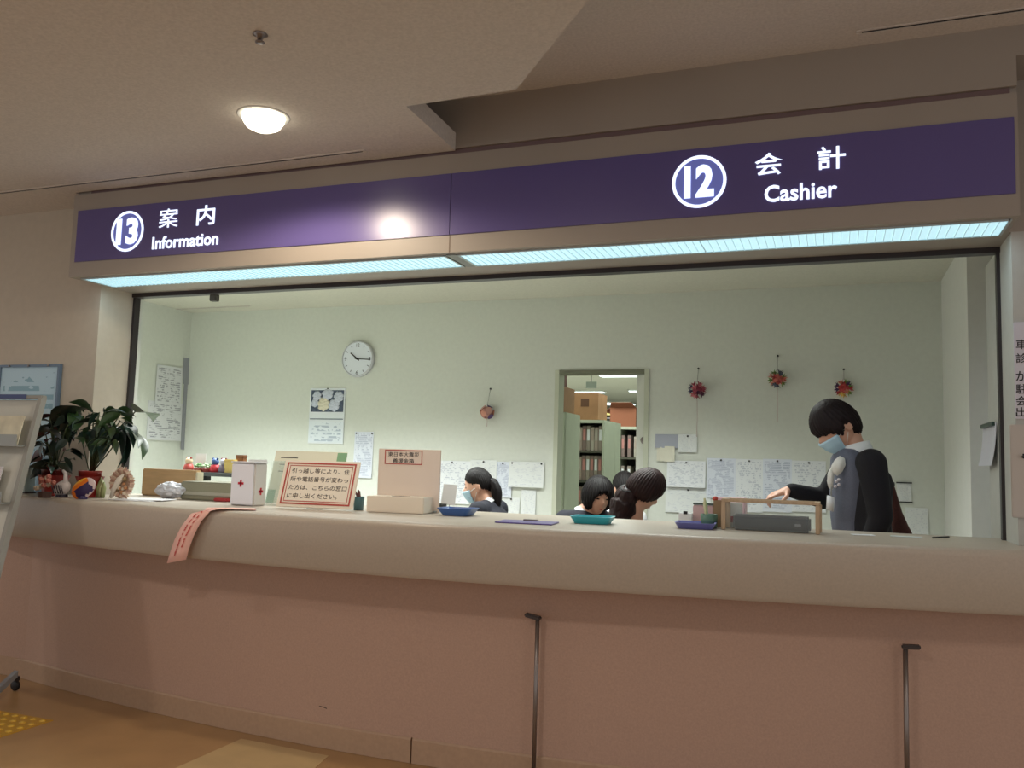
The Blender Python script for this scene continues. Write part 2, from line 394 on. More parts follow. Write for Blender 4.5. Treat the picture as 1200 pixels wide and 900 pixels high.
# canopy light strips
def strip(x0, x1, label, joint):
    t = thing('canopy_light', label, 'light', (x0, 3.313, ZL)); L = x1 - x0; W = .205
    segs = [0, joint, L] if joint else [0, L]
    for a, b in zip(segs, segs[1:]):
        ob('diffuser', box(a + .004, b - .004, .004, W - .004, -.003, -.0005), M_tube, t)
    bm = B(); bx(bm, 0, L, -.006, .004, -.006, -.0004); bx(bm, 0, L, W - .004, W + .006, -.006, -.0004); bx(bm, -.006, 0.004, -.006, W + .006, -.006, -.0004); bx(bm, L - .004, L + .006, -.006, W + .006, -.006, -.0004)
    ob('frame', bm, mat('light_frame', (180, 190, 192), .4, metal=.3), t)
    bm = B(); n = int(L / .03)
    for i in range(1, n): x = L * i / n; bx(bm, x - .0012, x + .0012, .005, W - .005, -.007, -.003)
    o = ob('louvre', bm, mat('louvre_white', (206, 230, 238), .3, emit=.25), t, kind='stuff')
strip(-3.668, -1.585, 'left glowing blue white light strip under the canopy', 0)
strip(-1.52, .576, 'right glowing blue white light strip under the canopy', 1.03)
struct('trim_2', box(-1.572, -1.530, 3.30, 3.53, ZL - .004, ZL - .0003), mat('trim_metal', (120, 124, 120), .4))
struct('trim_3', box(-1.547, -1.541, DH - .0004, DH + .0015, ZL, ZB_ - .001), mat('seam', (120, 104, 90), .6))
# real light given by the strips
area('canopy_strip', (-2.63, 3.41, ZL - .012), (0, 0, 0), 2.05, .18, 3.2, (.75, .92, 1))
area('canopy_strip', (-.47, 3.41, ZL - .012), (0, 0, 0), 2.05, .18, 3.0, (.75, .92, 1))

# ------------------------------------------------------------------ wall papers
PM = [print_mat('print_table', (226, 230, 234), (192, 197, 208), 24, 16, .50, 1.3), print_mat('print_list', (218, 224, 236), (180, 187, 206), 30, 9, .60, 4.1),
      print_mat('print_faint', (222, 226, 226), (204, 208, 214), 22, 12, .45, 7.7), print_mat('print_hand', (216, 218, 222), (158, 160, 168), 18, 7, .5, 2.2)]
M_pin = mat('pin', (30, 30, 34), .4)
def sheet(px, m, label, Y=None, X=None, pins=1, curl=.008, group='papers pinned on the office wall', gap=.004, cat='paper', name='wall_paper', lift=0):
    """a sheet of paper hung on a wall: px = x0,y0,x1,y1 in the photo"""
    x0, y0, x1, y1 = px
    ym, xm = (y0 + y1) / 2, (x0 + x1) / 2
    if Y is not None:
        a, b = aty(x0, ym, Y), aty(x1, ym, Y); T, Bo = aty(xm, y0, Y), aty(xm, y1, Y); W = b.x - a.x; loc = Vector(((a.x + b.x) / 2, Y - gap, Bo.z)); rz = 0
    else:
        a, b = atx(x0, ym, X), atx(x1, ym, X); T, Bo = atx(xm, y0, X), atx(xm, y1, X); W = abs(b.y - a.y); s = 1 if X < 0 else -1
        loc = Vector((X + s * gap, (a.y + b.y) / 2, Bo.z)); rz = math.pi / 2 if X < 0 else -math.pi / 2
    H = T.z - Bo.z; t = thing(name, label, cat, loc, rz, group)
    bm = B(); n = 6; f = []
    for j in range(n + 1):
        v = j / n; d = -curl * (1 - v) ** 2
        f.append([[bm.verts.new((W * (i / 4 - .5), d - .0012 * math.sin(i * 2.1 + W * 50) + k * .0012, H * v)) for i in range(5)] for k in (0, 1)])
    for j in range(n):
        for i in range(4):
            bm.faces.new((f[j][0][i], f[j][0][i + 1], f[j + 1][0][i + 1], f[j + 1][0][i]))
            bm.faces.new((f[j][1][i], f[j + 1][1][i], f[j + 1][1][i + 1], f[j][1][i + 1]))
        bm.faces.new((f[j][0][0], f[j + 1][0][0], f[j + 1][1][0], f[j][1][0])); bm.faces.new((f[j][0][4], f[j][1][4], f[j + 1][1][4], f[j + 1][0][4]))
    for i in range(4):
        bm.faces.new((f[0][0][i], f[0][1][i], f[0][1][i + 1], f[0][0][i + 1])); bm.faces.new((f[n][0][i], f[n][0][i + 1], f[n][1][i + 1], f[n][1][i]))
    bmesh.ops.recalc_face_normals(bm, faces=bm.faces[:])
    ob('sheet', bm, m, t)
    if pins:
        for sx in ((-1, 1) if pins == 2 else (0,)):
            ob('pin', lathe(B(), [(.007, -.001), (.007, .004), (.004, .008), (0, .009)], 8, (sx * W * .42, -.001, H - .014), 'y'), M_pin, t)
    return t, W, H
YP = YB - .001
sheet((415, 506, 437, 560), PM[1], 'bluish printed sheet on the wall between calendar and donation box', YP, pins=2)
sheet((508, 540, 551, 590), PM[0], 'large printed table sheet just right of the donation box', YP, pins=1)
sheet((551, 539, 582, 580), PM[2], 'printed sheet pinned behind the ponytailed woman in the mask', YP, pins=1, gap=.006)
sheet((578, 541, 600, 583), PM[1], 'bluish list sheet right of the ponytail, partly under a wider sheet', YP, pins=1, gap=.004)
sheet((597, 541, 638, 571), PM[2], 'wide white sheet with a curled lower edge left of the doorway', YP, pins=2, gap=.010, curl=.02)
sheet((589, 583, 609, 605), PM[2], 'small faint sheet low on the wall left of a slightly larger one', YP, pins=1)
sheet((611, 574, 628, 604), PM[2], 'small faint sheet low on the wall beside the door frame', YP, pins=0)
sheet((768, 509, 796, 525), mat('grey_paper', (168, 172, 186), .8), 'grey sheet right of the doorway above two cream notes', YP, pins=0)
sheet((795, 509, 817, 530), PM[2], 'small white calendar page with dark top edge right of the grey sheet', YP, pins=1, gap=.008)
sheet((770, 524, 780, 540), mat('cream_paper', (222, 220, 204), .8), 'left small cream note under the grey sheet', YP, pins=0, gap=.010)
sheet((779, 523, 791, 541), mat('cream_paper', (222, 220, 204)), 'right small cream note under the grey sheet', YP, pins=0, gap=.014)
sheet((782, 540, 827, 571), PM[0], 'wide white table sheet right of the doorway with curled lower edge', YP, pins=1, gap=.010, curl=.02)
sheet((780, 572, 833, 601), PM[2], 'faint wide sheet directly below the wide white table sheet', YP, pins=1)
sheet((828, 537, 862, 584), PM[1], 'first of four tall sheets in a row, its upper half printed grey', YP, pins=1)
sheet((862, 538, 894, 600), PM[0], 'second of four tall sheets in a row above the wooden tray box', YP, pins=1)
sheet((894, 538, 928, 600), PM[1], 'third of four tall sheets, behind the pointing hand', YP, pins=1)
sheet((928, 540, 968, 600), PM[0], 'fourth of four tall sheets, just left of the standing clerk', YP, pins=1)
t, W, H = sheet((1051, 565, 1068, 589), PM[2], 'small hanging chart with black bars above and below, right of the clerk', YP, pins=0)
for z in (0, H - .008): ob('bar', box(-W / 2 - .004, W / 2 + .004, -.012, 0, z, z + .008), M_black, t)
sheet((1061, 595, 1088, 630), PM[2], 'pale printed sheet low on the wall at the far right', YP, pins=0)
g = 'papers on the left office wall'
sheet((182, 429, 212, 474), PM[3], 'upper handwritten sheet on the left office wall', X=-5.77, pins=0, gap=.010, group=g, curl=.0)
sheet((172, 471, 213, 516), PM[3], 'lower white sheet on the left office wall, printed grey', X=-5.77, pins=0, group=g)
sheet((214, 420, 229, 451), mat('grey_print', (150, 152, 160), .8), 'upper dark grey sheet beside the left office corner', X=-5.768, pins=0, group=g)
sheet((213, 450, 228, 527), mat('grey_print', (150, 152, 160)), 'lower long dark grey sheet beside the left office corner', X=-5.768, pins=0, group=g)
t, W, H = sheet((1153, 497, 1169, 546), mat('note_paper', (196, 196, 204), .8), 'white note hanging from a dark green clip on the right jamb', X=XR - .001, pins=0, group='', curl=.02)
ob('clip', box(-W * .42, W * .42, -.012, .0, H - .012, H + .004, M=Matrix.Rotation(.35, 4, 'Y') if 0 else None), mat('clip_green', (36, 62, 56), .4), t)
# notice right of the opening
a, b = aty(1187, 378, YW), aty(1187, 491, YW)
t = thing('wall_notice', 'tall white notice with vertical black writing at the far right edge', 'notice', (a.x + .08, YW - .003, b.z + .0))
hh = a.z - b.z
ob('board', box(-.08, .14, -.006, .0, 0, hh, .002), mat('notice_white', (206, 204, 214), .6), t)
for i, ch in enumerate('車診 か駐会出'):
    if ch == ' ': continue
    y = [403, 421, 0, 441, 457, 472, 487][i] if i != 2 else 0
    y = {0: 404, 1: 420, 3: 441, 4: 456, 5: 470, 6: 483}[i]
    c = aty(1195, y, YW)
    text('character', ch, M_black, t, (c.x + .004 - (a.x + .08), -.0062, c.z - b.z), .035, .035, .0006, .01)
p = aty(1198, 538, YW)
t = thing('wall_switch', 'small black hook on the wall below the vertical notice', 'hook', (p.x, YW, p.z))
ob('plate', box(-.012, .012, -.006, -.0005, -.02, .02, .002), M_black, t); ob('hook', tube(B(), [(0, -.006, .01), (0, -.025, .005), (0, -.028, .018)], .004, 8), M_black, t, True)
p = aty(1188, 560, YW)
tag(ob('wall_panel', box(-.01, .5, -.012, -.001, -.14, .19, .003), mat('pinkish_panel', (190, 182, 174), .6)), 'pinkish cream panel on the wall under the vertical notice', 'panel').location = (p.x, YW, p.z)
# poster on the left wall
a, b = aty(74, 427, YW), aty(74, 580, YW); c = aty(3, 430, YW)
W = a.x - c.x; H = a.z - b.z
t = thing('framed_poster', 'pale blue poster in a grey frame on the left wall', 'poster', (c.x, YW - .002, b.z))
ob('print', box(.01, W - .01, -.012, -.006, .01, H - .01), print_mat('poster_print', (184, 214, 230), (140, 178, 196), 14, 4, .5, 3.3), t)
bm = B(); bx(bm, 0, .014, -.02, 0, 0, H); bx(bm, W - .014, W, -.02, 0, 0, H); bx(bm, .014, W - .014, -.02, 0, 0, .014); bx(bm, .014, W - .014, -.02, 0, H - .014, H); bx(bm, .014, W - .014, -.006, 0, .014, H - .014)
ob('frame', bm, mat('poster_frame', (104, 122, 140), .4, metal=.3), t)
for k in range(3): ob('clip', lathe(B(), [(.006, -.0), (.006, .006), (0, .008)], 8, (W * (.18 + .32 * k), -.02, H - .007), 'y'), M_steel, t)
ob('blue_band', box(.03, W * .42, -.0125, -.0121, H - .25, H - .225), mat('poster_blue', (52, 70, 132), .5), t)

# ------------------------------------------------------------------ calendar and clock
a = aty(384, 455, YB); b = aty(384, 520, YB); l, r_ = aty(363, 487, YB), aty(404, 487, YB); W, H = r_.x - l.x, a.z - b.z
t = thing('wall_calendar', 'wall calendar with a picture of white roses above the date page', 'calendar', ((l.x + r_.x) / 2, YB - .003, b.z))
ob('backing', box(-W / 2, W / 2, -.006, 0, 0, H), mat('calendar_paper', (224, 230, 236), .6), t)
ob('picture', box(-W / 2 + .012, W / 2 - .012, -.0068, -.006, H * .57, H * .965), mat('picture_ground', (70, 82, 104), .5, 30, .4), t)
random.seed(3)
for k, (fx, fz, rr) in enumerate([(-.3, .86, .035), (.0, .9, .045), (.32, .84, .04), (-.1, .7, .05), (.2, .68, .045), (-.35, .72, .03)]):
    bm = B(); cxp, czp = fx * W, H * (.57 + .395 * (fz - .5) * 2 * .5 + .395 * .0) if 0 else H * (.57 + .395 * ((fz - .55) / .42))
    for ring, n in ((1, 7), (.62, 5), (.3, 3)):
        for i in range(n):
            an = 2 * math.pi * i / n + ring * 3
            R = rr * ring * .8
            px_, pz_ = cxp + R * math.cos(an), czp + R * math.sin(an)
            px_ = max(-W / 2 + .03, min(W / 2 - .03, px_)); pz_ = max(H * .57 + .015, min(H * .965 - .015, pz_))
            ball(bm, (px_, -.0072 - .001 * (1 - ring), pz_), rr * .62 * (.6 + .4 * ring), .0015, rr * .52 * (.6 + .4 * ring), 1)
    ob('rose_print', bm, mat('rose_cream', (226, 220, 200), .6) if k == 3 else mat('rose_white', (200, 206, 222), .6, 60, .12), t, True)
ob('date_page', box(-W / 2 + .004, W / 2 - .004, -.0075, -.006, .012, H * .40), print_mat('date_print', (222, 230, 238), (176, 188, 204), 6, 7, .5, .4), t)
ob('rail', box(-W / 2 + .01, W / 2 - .01, -.009, -.006, H * .435, H * .45), mat('rail_grey', (96, 110, 124), .4), t)
ob('pin', lathe(B(), [(.006, 0), (.006, .006), (0, .008)], 8, (0, -.006, H - .004), 'y'), M_pin, t)
c = aty(421, 421, YB); R = (aty(421, 400, YB).z - aty(421, 442, YB).z) / 2
t = thing('wall_clock', 'round white wall clock with black hands at quarter past ten', 'clock', (c.x, YB, c.z))
ob('rim', lathe(B(), [(R * .9, 0), (R, .004), (R, .03), (R * .95, .04), (R * .92, .036), (R * .92, .03)], 48, (0, 0, 0), 'y'), mat('clock_rim', (196, 198, 204), .4), t, True)
ob('face', lathe(B(), [(0, .002), (R * .93, .002), (R * .93, .031), (0, .0311)], 48, (0, 0, 0), 'y'), mat('clock_face', (226, 232, 242), .4), t)
bm = B()
for h in range(12):
    if h in (0, 3, 6, 9): continue
    an = math.pi / 2 - h * math.pi / 6
    bx(bm, -.0035, .0035, -.0325, -.0312, -.009, .009, M=Matrix.Translation((R * .78 * math.cos(an), 0, R * .78 * math.sin(an))) @ Matrix.Rotation(-(math.pi / 2 - (math.pi / 2 - an)) + math.pi / 2, 4, 'Y'))
ob('hour_mark', bm, mat('mark_grey', (120, 124, 136), .5), t, kind='stuff')
for s_, h in (('12', 0), ('3', 3), ('6', 6), ('9', 9)):
    an = math.pi / 2 - h * math.pi / 6
    text('numeral', s_, mat('num_grey', (70, 72, 82), .5), t, (R * .76 * math.cos(an), -.0313, R * .76 * math.sin(an)), .022 if h else .032, .032, .0006)
for nm, L, wd, deg in (('hour_hand', R * .55, .010, 143), ('minute_hand', R * .82, .007, -4)):
    ob(nm, box(-R * .15, L, -.036 - (.002 if L > R * .6 else 0), -.034, -wd / 2, wd / 2, M=Matrix.Rotation(-math.radians(deg), 4, 'Y')), M_black, t)
ob('hub', lathe(B(), [(.009, .033), (.009, .040), (0, .041)], 12, (0, 0, 0), 'y'), M_black, t)

# ------------------------------------------------------------------ hanging decorations
def kusudama(px, py, rpx, cols, label, string_top, tassel, boxy=False, seed=0):
    random.seed(seed); c = aty(px, py, YB - .06); R = rpx / FPX * (c - CAM).dot(FW)
    t = thing('paper_ball', label, 'decoration', c, 0, 'folded paper balls hung on the office wall')
    ms = [mat('petal_%d_%d_%d' % k, k, .6) for k in cols]
    dirs = []
    n = 16 if not boxy else 10
    for i in range(n):
        ph = math.acos(1 - 2 * (i + .5) / n); th = math.pi * (1 + 5 ** .5) * i
        dirs.append(Vector((math.cos(th) * math.sin(ph), math.sin(th) * math.sin(ph), math.cos(ph))))
    ob('core', ball(B(), (0, 0, 0), R * (.55 if not boxy else .7), sub=2), ms[0], t)
    for i, d in enumerate(dirs):
        u, v = frame_of(d); bm = B()
        k = 5; r1 = R * (.30 if not boxy else .42); tip = bm.verts.new(d * R * .45)
        rg = []
        for j in range(2 * k):
            a = math.pi * j / k; rr = r1 * (1.25 if j % 2 == 0 else .6); hh = R * (1.0 if j % 2 == 0 else .8)
            if boxy: hh = R * .8; rr = r1
            rg.append(bm.verts.new(d * hh + (u * math.cos(a) + v * math.sin(a)) * rr))
        for j in range(2 * k): bm.faces.new((tip, rg[j], rg[(j + 1) % (2 * k)]))
        cc = bm.verts.new(d * R * (.62 if not boxy else .86))
        for j in range(2 * k): bm.faces.new((cc, rg[(j + 1) % (2 * k)], rg[j]))
        ob('petal', bm, ms[random.randrange(len(ms))], t)
    T = aty(px, string_top, YB - .06)
    ob('string', tube(B(), [(0, 0, R * .9), (0, .03, (T.z - c.z) * .7), (0, .052, T.z - c.z)], .0018, 5), mat('string_grey', (150, 148, 146), .7), t)
    if tassel:
        Bo = aty(px, tassel, YB - .06); ob('tassel', tube(B(), [(0, 0, -R * .9), (.003, .0, (Bo.z - c.z) * .6), (0, 0, Bo.z - c.z)], [.0022, .002, .0035], 5), mat('tassel_pink', (196, 182, 178), .7), t)
    ob('pin', lathe(B(), [(.008, 0), (.008, .008), (0, .01)], 8, (0, .058, T.z - c.z), 'y'), M_pin, t)
kusudama(571, 483, 9.5, [(196, 148, 138), (84, 62, 110), (214, 212, 224), (190, 130, 110)], 'boxy pink, white and violet paper ball left of the doorway', 455, 500, True, 1)
kusudama(817, 457, 10.5, [(150, 60, 78), (60, 52, 90), (196, 110, 120), (84, 44, 70)], 'spiky crimson and navy paper ball right of the doorway', 431, 512, False, 2)
kusudama(911, 444, 11, [(204, 110, 96), (70, 80, 100), (206, 150, 130), (170, 70, 70), (110, 140, 80)], 'spiky coral paper ball with a green tip, highest of the row', 416, 494, False, 3)
kusudama(989, 455, 11, [(190, 70, 70), (110, 150, 70), (206, 130, 110), (84, 56, 100), (216, 180, 90)], 'red, green and yellow paper ball above the standing clerk', 432, 0, False, 4)

# ------------------------------------------------------------------ doorway and back room
t = bpy.data.objects.new('door_1', None); C.objects.link(t); t.location = (DX0, YB, 0); t['kind'] = 'structure'
W = DX1 - DX0
ob('jamb', box(0, .035, -.012, .13, 0, DZ), M_door, t); ob('jamb', box(W - .035, W, -.012, .13, 0, DZ), M_door, t)
ob('head', box(.035, W - .035, -.012, .13, DZ - .03, DZ), mat('door_head', (120, 122, 104), .5), t)
a = aty(746, 500, YB + .06)
xo = a.x - DX0; W2 = DX1 - .037 - a.x
pn = ob('sliding_panel', box(xo, xo + W2, .05, .09, .01, DZ - .032, .002), mat('door_white', (214, 216, 208), .5), t)
p = aty(755, 516, YB + .05)
ob('round_handle', lathe(B(), [(.028, 0), (.030, .004), (.022, .006), (.018, .003), (0, .003)], 20, (p.x - DX0, .05, p.z), 'y'), M_steel, pn, True)
# shelving with binders
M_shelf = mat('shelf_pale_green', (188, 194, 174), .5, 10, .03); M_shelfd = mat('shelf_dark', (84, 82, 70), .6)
BM = [mat('binder_%d' % i, c, .7) for i, c in enumerate([(150, 138, 128), (168, 150, 140), (132, 112, 106), (176, 168, 156), (140, 96, 92)])]
proto = []
for i in range(4):
    t = thing('binder', 'grey record binder standing on the shelf', 'binder', (0, 0, 0), 0, 'record binders on the back room shelves')
    ob('cover', box(-.02, .02, 0, .22, 0, .245 - .012 * (i % 2), .004), BM[i], t); ob('spine_label', box(-.013, .013, -.0015, -.0002, .10, .21), [M_paper, BM[3], mat('pink_label', (190, 130, 124), .7), BM[1]][i], t)
    proto.append(t)
used = set()
def put_binder(x, y, z, i, label):
    if i not in used: used.add(i); proto[i].location = (x, y, z); proto[i]['label'] = label
    else: dup(proto[i], (x, y, z), label=label)
YS = 8.2
s0, s1 = aty(663, 500, YS), aty(706, 500, YS); zt = aty(685, 492, YS).z
ORD = ['leftmost', 'second', 'third', 'fourth', 'fifth', 'sixth', 'seventh', 'eighth', 'ninth', 'tenth']
def shelf_unit(x0, x1, y0, y1, ztop, levels, label, n, blabels, gap_y=.0):
    t = thing('shelf_unit', label, 'shelf', ((x0 + x1) / 2, y0, 0))
    hw = (x1 - x0) / 2
    ob('side_panel', box(-hw - .02, -hw, 0, y1 - y0, 0, ztop), M_shelf, t); ob('side_panel', box(hw, hw + .02, 0, y1 - y0, 0, ztop), M_shelf, t)
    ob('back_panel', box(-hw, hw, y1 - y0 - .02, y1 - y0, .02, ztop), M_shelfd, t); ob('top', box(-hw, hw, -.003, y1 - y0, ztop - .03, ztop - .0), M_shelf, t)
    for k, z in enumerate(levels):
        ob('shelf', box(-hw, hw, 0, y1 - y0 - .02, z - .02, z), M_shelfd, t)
        row = []
        for i in range(n):
            x = -hw + .026 + i * (2 * hw - .05) / max(1, n - 1)
            if random.random() < .06: continue
            row.append(((x0 + x1) / 2 + x, random.randrange(4)))
        for i, (x, kd) in enumerate(row):
            put_binder(x, y0 + .02, z + .001, kd, ORD[i] + ' ' + blabels[k])
random.seed(11)
lv = [aty(685, y, YS).z for y in (528, 563, 600)]; 
shelf_unit(s0.x, s1.x, YS, YS + .45, zt, lv, 'pale green record shelf seen through the doorway, brown box on top', 9,
           ['binder from the left on the top shelf seen through the doorway', 'binder from the left on the middle shelf seen through the doorway', 'binder from the left on the third shelf down through the doorway'])
a = atx(727, 530, s1.x + .02)
Y2 = a.y
tag(ob('shelf_end_panel', box(s1.x - .01, s1.x + .021, YS + .452, Y2, 0, zt, .002), M_shelf), 'wide pale green end panel of the record shelves', 'shelf panel')
s2, s3 = aty(727, 510, 9.4), aty(741, 510, 9.4); z2 = aty(735, 500, 9.4).z
shelf_unit(s2.x, s3.x + .06, 9.4, 9.8, z2, [aty(735, y, 9.4).z for y in (536, 572)], 'narrow farther record shelf beside the sliding door', 3, ['binder from the left on the upper level of the narrow farther shelf', 'binder from the left on the lower level of the narrow farther shelf'])
for i in range(4):
    if i not in used: put_binder(s0.x + .2, YS + .02, lv[2] + .001, i, 'binder on the third shelf down seen through the doorway')
def carton(px, Y, dpt, label, openf=False, rz=0, z0=None, m=None):
    x0, y0, x1, y1 = px; a, b = aty(x0, (y0 + y1) / 2, Y), aty(x1, (y0 + y1) / 2, Y); T, Bo = aty((x0 + x1) / 2, y0, Y), aty((x0 + x1) / 2, y1, Y)
    W = b.x - a.x; H = T.z - Bo.z; t = thing('cardboard_box', label, 'box', ((a.x + b.x) / 2, Y, Bo.z if z0 is None else z0 + .001), rz, 'cardboard boxes in the back room')
    H = T.z - t.location.z; mm = m or M_tan
    bm = B()
    bx(bm, -W / 2, W / 2, 0, .006, 0, H); bx(bm, -W / 2, W / 2, dpt - .006, dpt, 0, H); bx(bm, -W / 2, -W / 2 + .006, .006, dpt - .006, 0, H); bx(bm, W / 2 - .006, W / 2, .006, dpt - .006, 0, H); bx(bm, -W / 2, W / 2, 0.006, dpt - .006, 0, .006)
    ob('carton', bm, mm, t)
    if openf:
        for s in (-1, 1): ob('flap', poly(B(), [(s * W / 2, 0, H), (s * W / 2, dpt, H), (s * (W / 2 + .07), dpt, H - .05 + .0), (s * (W / 2 + .07), 0, H - .05)], (0, 0, .005)), mm, t)
        ob('flap', poly(B(), [(-W / 2, 0, H), (W / 2, 0, H), (W / 2 - .03, -.10, H + .05), (-W / 2 + .03, -.10, H + .05)], (0, 0, .005)), mm, t)
    else:
        ob('flap', box(-W / 2, W / 2, 0, dpt / 2 - .002, H, H + .004), mm, t); ob('flap', box(-W / 2, W / 2, dpt / 2 + .002, dpt, H, H + .004), mm, t)
        ob('tape', box(-W / 2, W / 2, dpt / 2 - .025, dpt / 2 + .025, H + .004, H + .005), mat('tape', (176, 150, 110), .3), t)
        ob('printed_mark', box(-W * .18, W * .14, -.001, 0, H * .5, H * .8), mat('box_print', (96, 62, 40), .7), t)
    return t
carton((671, 461, 701, 492), YS + .03, .35, 'brown carton with dark print on top of the record shelf', z0=zt)
# boxes stacked on a slim locker at the left of the doorway
YL = 7.1
a, b = aty(653, 500, YL), aty(663, 500, YL); zl_ = aty(660, 483, YL).z
t = thing('steel_locker', 'narrow pale green locker at the left edge of the doorway', 'locker', (b.x - .30, YL, 0))
ob('cabinet', box(0, .30, 0, .45, .0, zl_, .004), M_shelf, t); ob('door', box(.006, .294, -.012, -.001, .03, zl_ - .02, .002), M_shelf, t)
t1 = carton((653, 453, 674, 483), YL + .02, .36, 'large brown carton on the locker at the left of the doorway', z0=zl_)
t1.location.x = b.x - .12
z1 = aty(660, 453, YL).z + .005
t2 = carton((655, 436, 668, 453), YL + .03, .3, 'small dark brown carton topmost at the left of the doorway', z0=z1, m=mat('cardboard_dark', (98, 58, 42), .8)); t2.location.x = b.x - .15
z9 = z2
YT = 9.42
t = carton((708, 478, 738, 500), YT, .35, 'reddish open carton with raised flaps on the farther shelf', True, z0=z9, m=mat('cardboard_red', (150, 92, 66), .8))
t.location.x = s2.x + .02
# back-room ceiling lamps
for i, (x0, x1, y) in enumerate(((704, 747, 440.5), (675, 708, 459.5), (738, 760, 458.5), (706, 718, 473), (727, 741, 473), (706, 728, 485))):
    a, b = atz(x0, y, ZCL + .0), atz(x1, y, ZCL)
    t = thing('tube_lamp', ['nearest long tube lamp on the back room ceiling', 'second tube lamp, above the brown carton', 'tube lamp beside the sliding door, level with the second', 'small far tube lamp left of the open carton flap', 'small far tube lamp right of the open carton flap', 'farthest yellowish tube lamp just above the end panel'][i],
              'light', ((a.x + b.x) / 2, a.y, ZCL + .019), 0, 'back room ceiling lamps')
    hw = (b.x - a.x) / 2; d = .10 if i < 3 else .3
    ob('housing', box(-hw - .02, hw + .02, -d - .02, d + .02, -.02, 0), M_white, t)
    ob('tube', box(-hw, hw, -d, d, -.034, -.0205, .004), mat('tube_warm', (240, 232, 150), .4, emit=1.1) if i == 5 else mat('tube_white', (236, 250, 250), .4, emit=1.6), t)
p = aty(693, 452, 10.5)
t = thing('hanging_sign', 'small pale sign board hanging from the back room ceiling', 'sign', (p.x, 10.5, p.z))
ob('board', box(-.07, .07, -.005, .005, -.03, .05), mat('pale_board', (160, 170, 160), .6), t)
ob('rod', tube(B(), [(0, 0, .05), (0, 0, ZCL + .02 - p.z)], .004, 6), M_dark, t)
# ------------------------------------------------------------------ things on the counter
def on(px, py, z=ZC): return atz(px, py, z)
def mpp(P): return (P - CAM).dot(FW) / FPX
def ctag(o, label, cat, loc, group=None): return tag(o, label, cat, group, loc)
def panel_frame(BL, BR, TL, z=ZC, Yb=None):
    """a leaning board: bottom corners on the counter, leaning so its top left corner shows at TL"""
    a, b = on(*BL, z), on(*BR, z); e1 = (b - a); W = e1.length; e1n = e1.normalized(); back = Vector((-e1n.y, e1n.x, 0))
    # solve a + back*s + Z*t projects to TL
    v = pray(*TL); A = np.array([[back.x, 0, -v.x], [back.y, 0, -v.y], [0, 1, -v.z]]); rhs = np.array(CAM - a)
    s, t_, k = np.linalg.solve(A, rhs)
    s = max(.01, min(s, .12)); e2 = back * s + Vector((0, 0, t_)); H = e2.length; e2n = e2.normalized(); nrm = e2n.cross(e1n)
    # local axes: x=e1n, z=e2n, y=back normal
    y = e2n.cross(e1n)
    M = Matrix(((e1n.x, y.x, e2n.x, a.x), (e1n.y, y.y, e2n.y, a.y), (e1n.z, y.z, e2n.z, a.z), (0, 0, 0, 1)))
    return M, W, H, s
def set_m(t, M): t.matrix_world = M; return t
M_cream = mat('cream_board', (236, 224, 206), .45); M_red = mat('red_line', (178, 72, 62), .5); M_ink = mat('ink', (44, 40, 42), .6)
def rect_frame(bm, x0, x1, z0, z1, w_, y0=-.0045, y1=-.0035):
    bx(bm, x0, x1, y0, y1, z0, z0 + w_); bx(bm, x0, x1, y0, y1, z1 - w_, z1); bx(bm, x0, x0 + w_, y0, y1, z0 + w_, z1 - w_); bx(bm, x1 - w_, x1, y0, y1, z0 + w_, z1 - w_)
    return bm
# notice stand
M, W, H, s = panel_frame((323, 595), (413, 599), (335, 540))
M = Matrix.Translation((0, 0, .004)) @ M
t = thing('notice_stand', 'cream notice with double red border and black writing, leaning on a stand', 'sign'); set_m(t, M)
ob('board', box(0, W, -.003, .003, .002, H, .002), M_cream, t)
ob('border', rect_frame(B(), W * .045, W * .955, H * .07, H * .95, .007), M_red, t); ob('border', rect_frame(B(), W * .085, W * .915, H * .13, H * .89, .003), M_red, t)
for i, (ln, fr) in enumerate((('引っ越し等により、住', 1), ('所や電話番号が変わっ', 1), ('た方は、こちらの窓口', 1), ('に申し出ください。', .86))):
    wl = W * .76 * fr
    text('writing', ln, M_ink, t, (W * .12 + wl / 2, -.0032, H * (.775 - .175 * i)), wl, H * .105, .0006, .002)
ob('support', box(W * .4, W * .6, .004, .010, .0, H * .7, M=Matrix.Rotation(-.45, 4, 'X')), mat('acrylic', (210, 216, 214), .15, alpha=.5), t)
# flyer holder behind
M, W, H, s = panel_frame((311, 590), (404, 594), (324, 528))
M = Matrix.Translation((0, .0, 0)) @ M
t = thing('flyer_holder', 'pale flyer in a clear holder with green corners behind the red bordered notice', 'flyer'); set_m(t, M)
ob('flyer', box(0, W * .92, -.002, .002, .004, H, .001), mat('flyer_paper', (226, 220, 196), .6), t)
for g4 in ((W * .80, W * .92, -.003, -.002, H * .82, H * .985), (0.0, W * .10, -.003, -.002, .006, H * .26)): ob('green_patch', box(*g4), mat('flyer_green', (130, 168, 128), .6), t)
bm = B()
for i in range(3): bx(bm, W * .08, W * (.2 if i else .3), -.0028, -.002, H * (.86 - .13 * i), H * (.875 - .13 * i))
ob('printed_line', bm, M_ink, t, kind='stuff')
ob('clear_holder', box(-.004, W + .01, -.007, -.004, 0, H * .8, .001), mat('clear_plastic', (214, 232, 224), .08, alpha=.25), t)
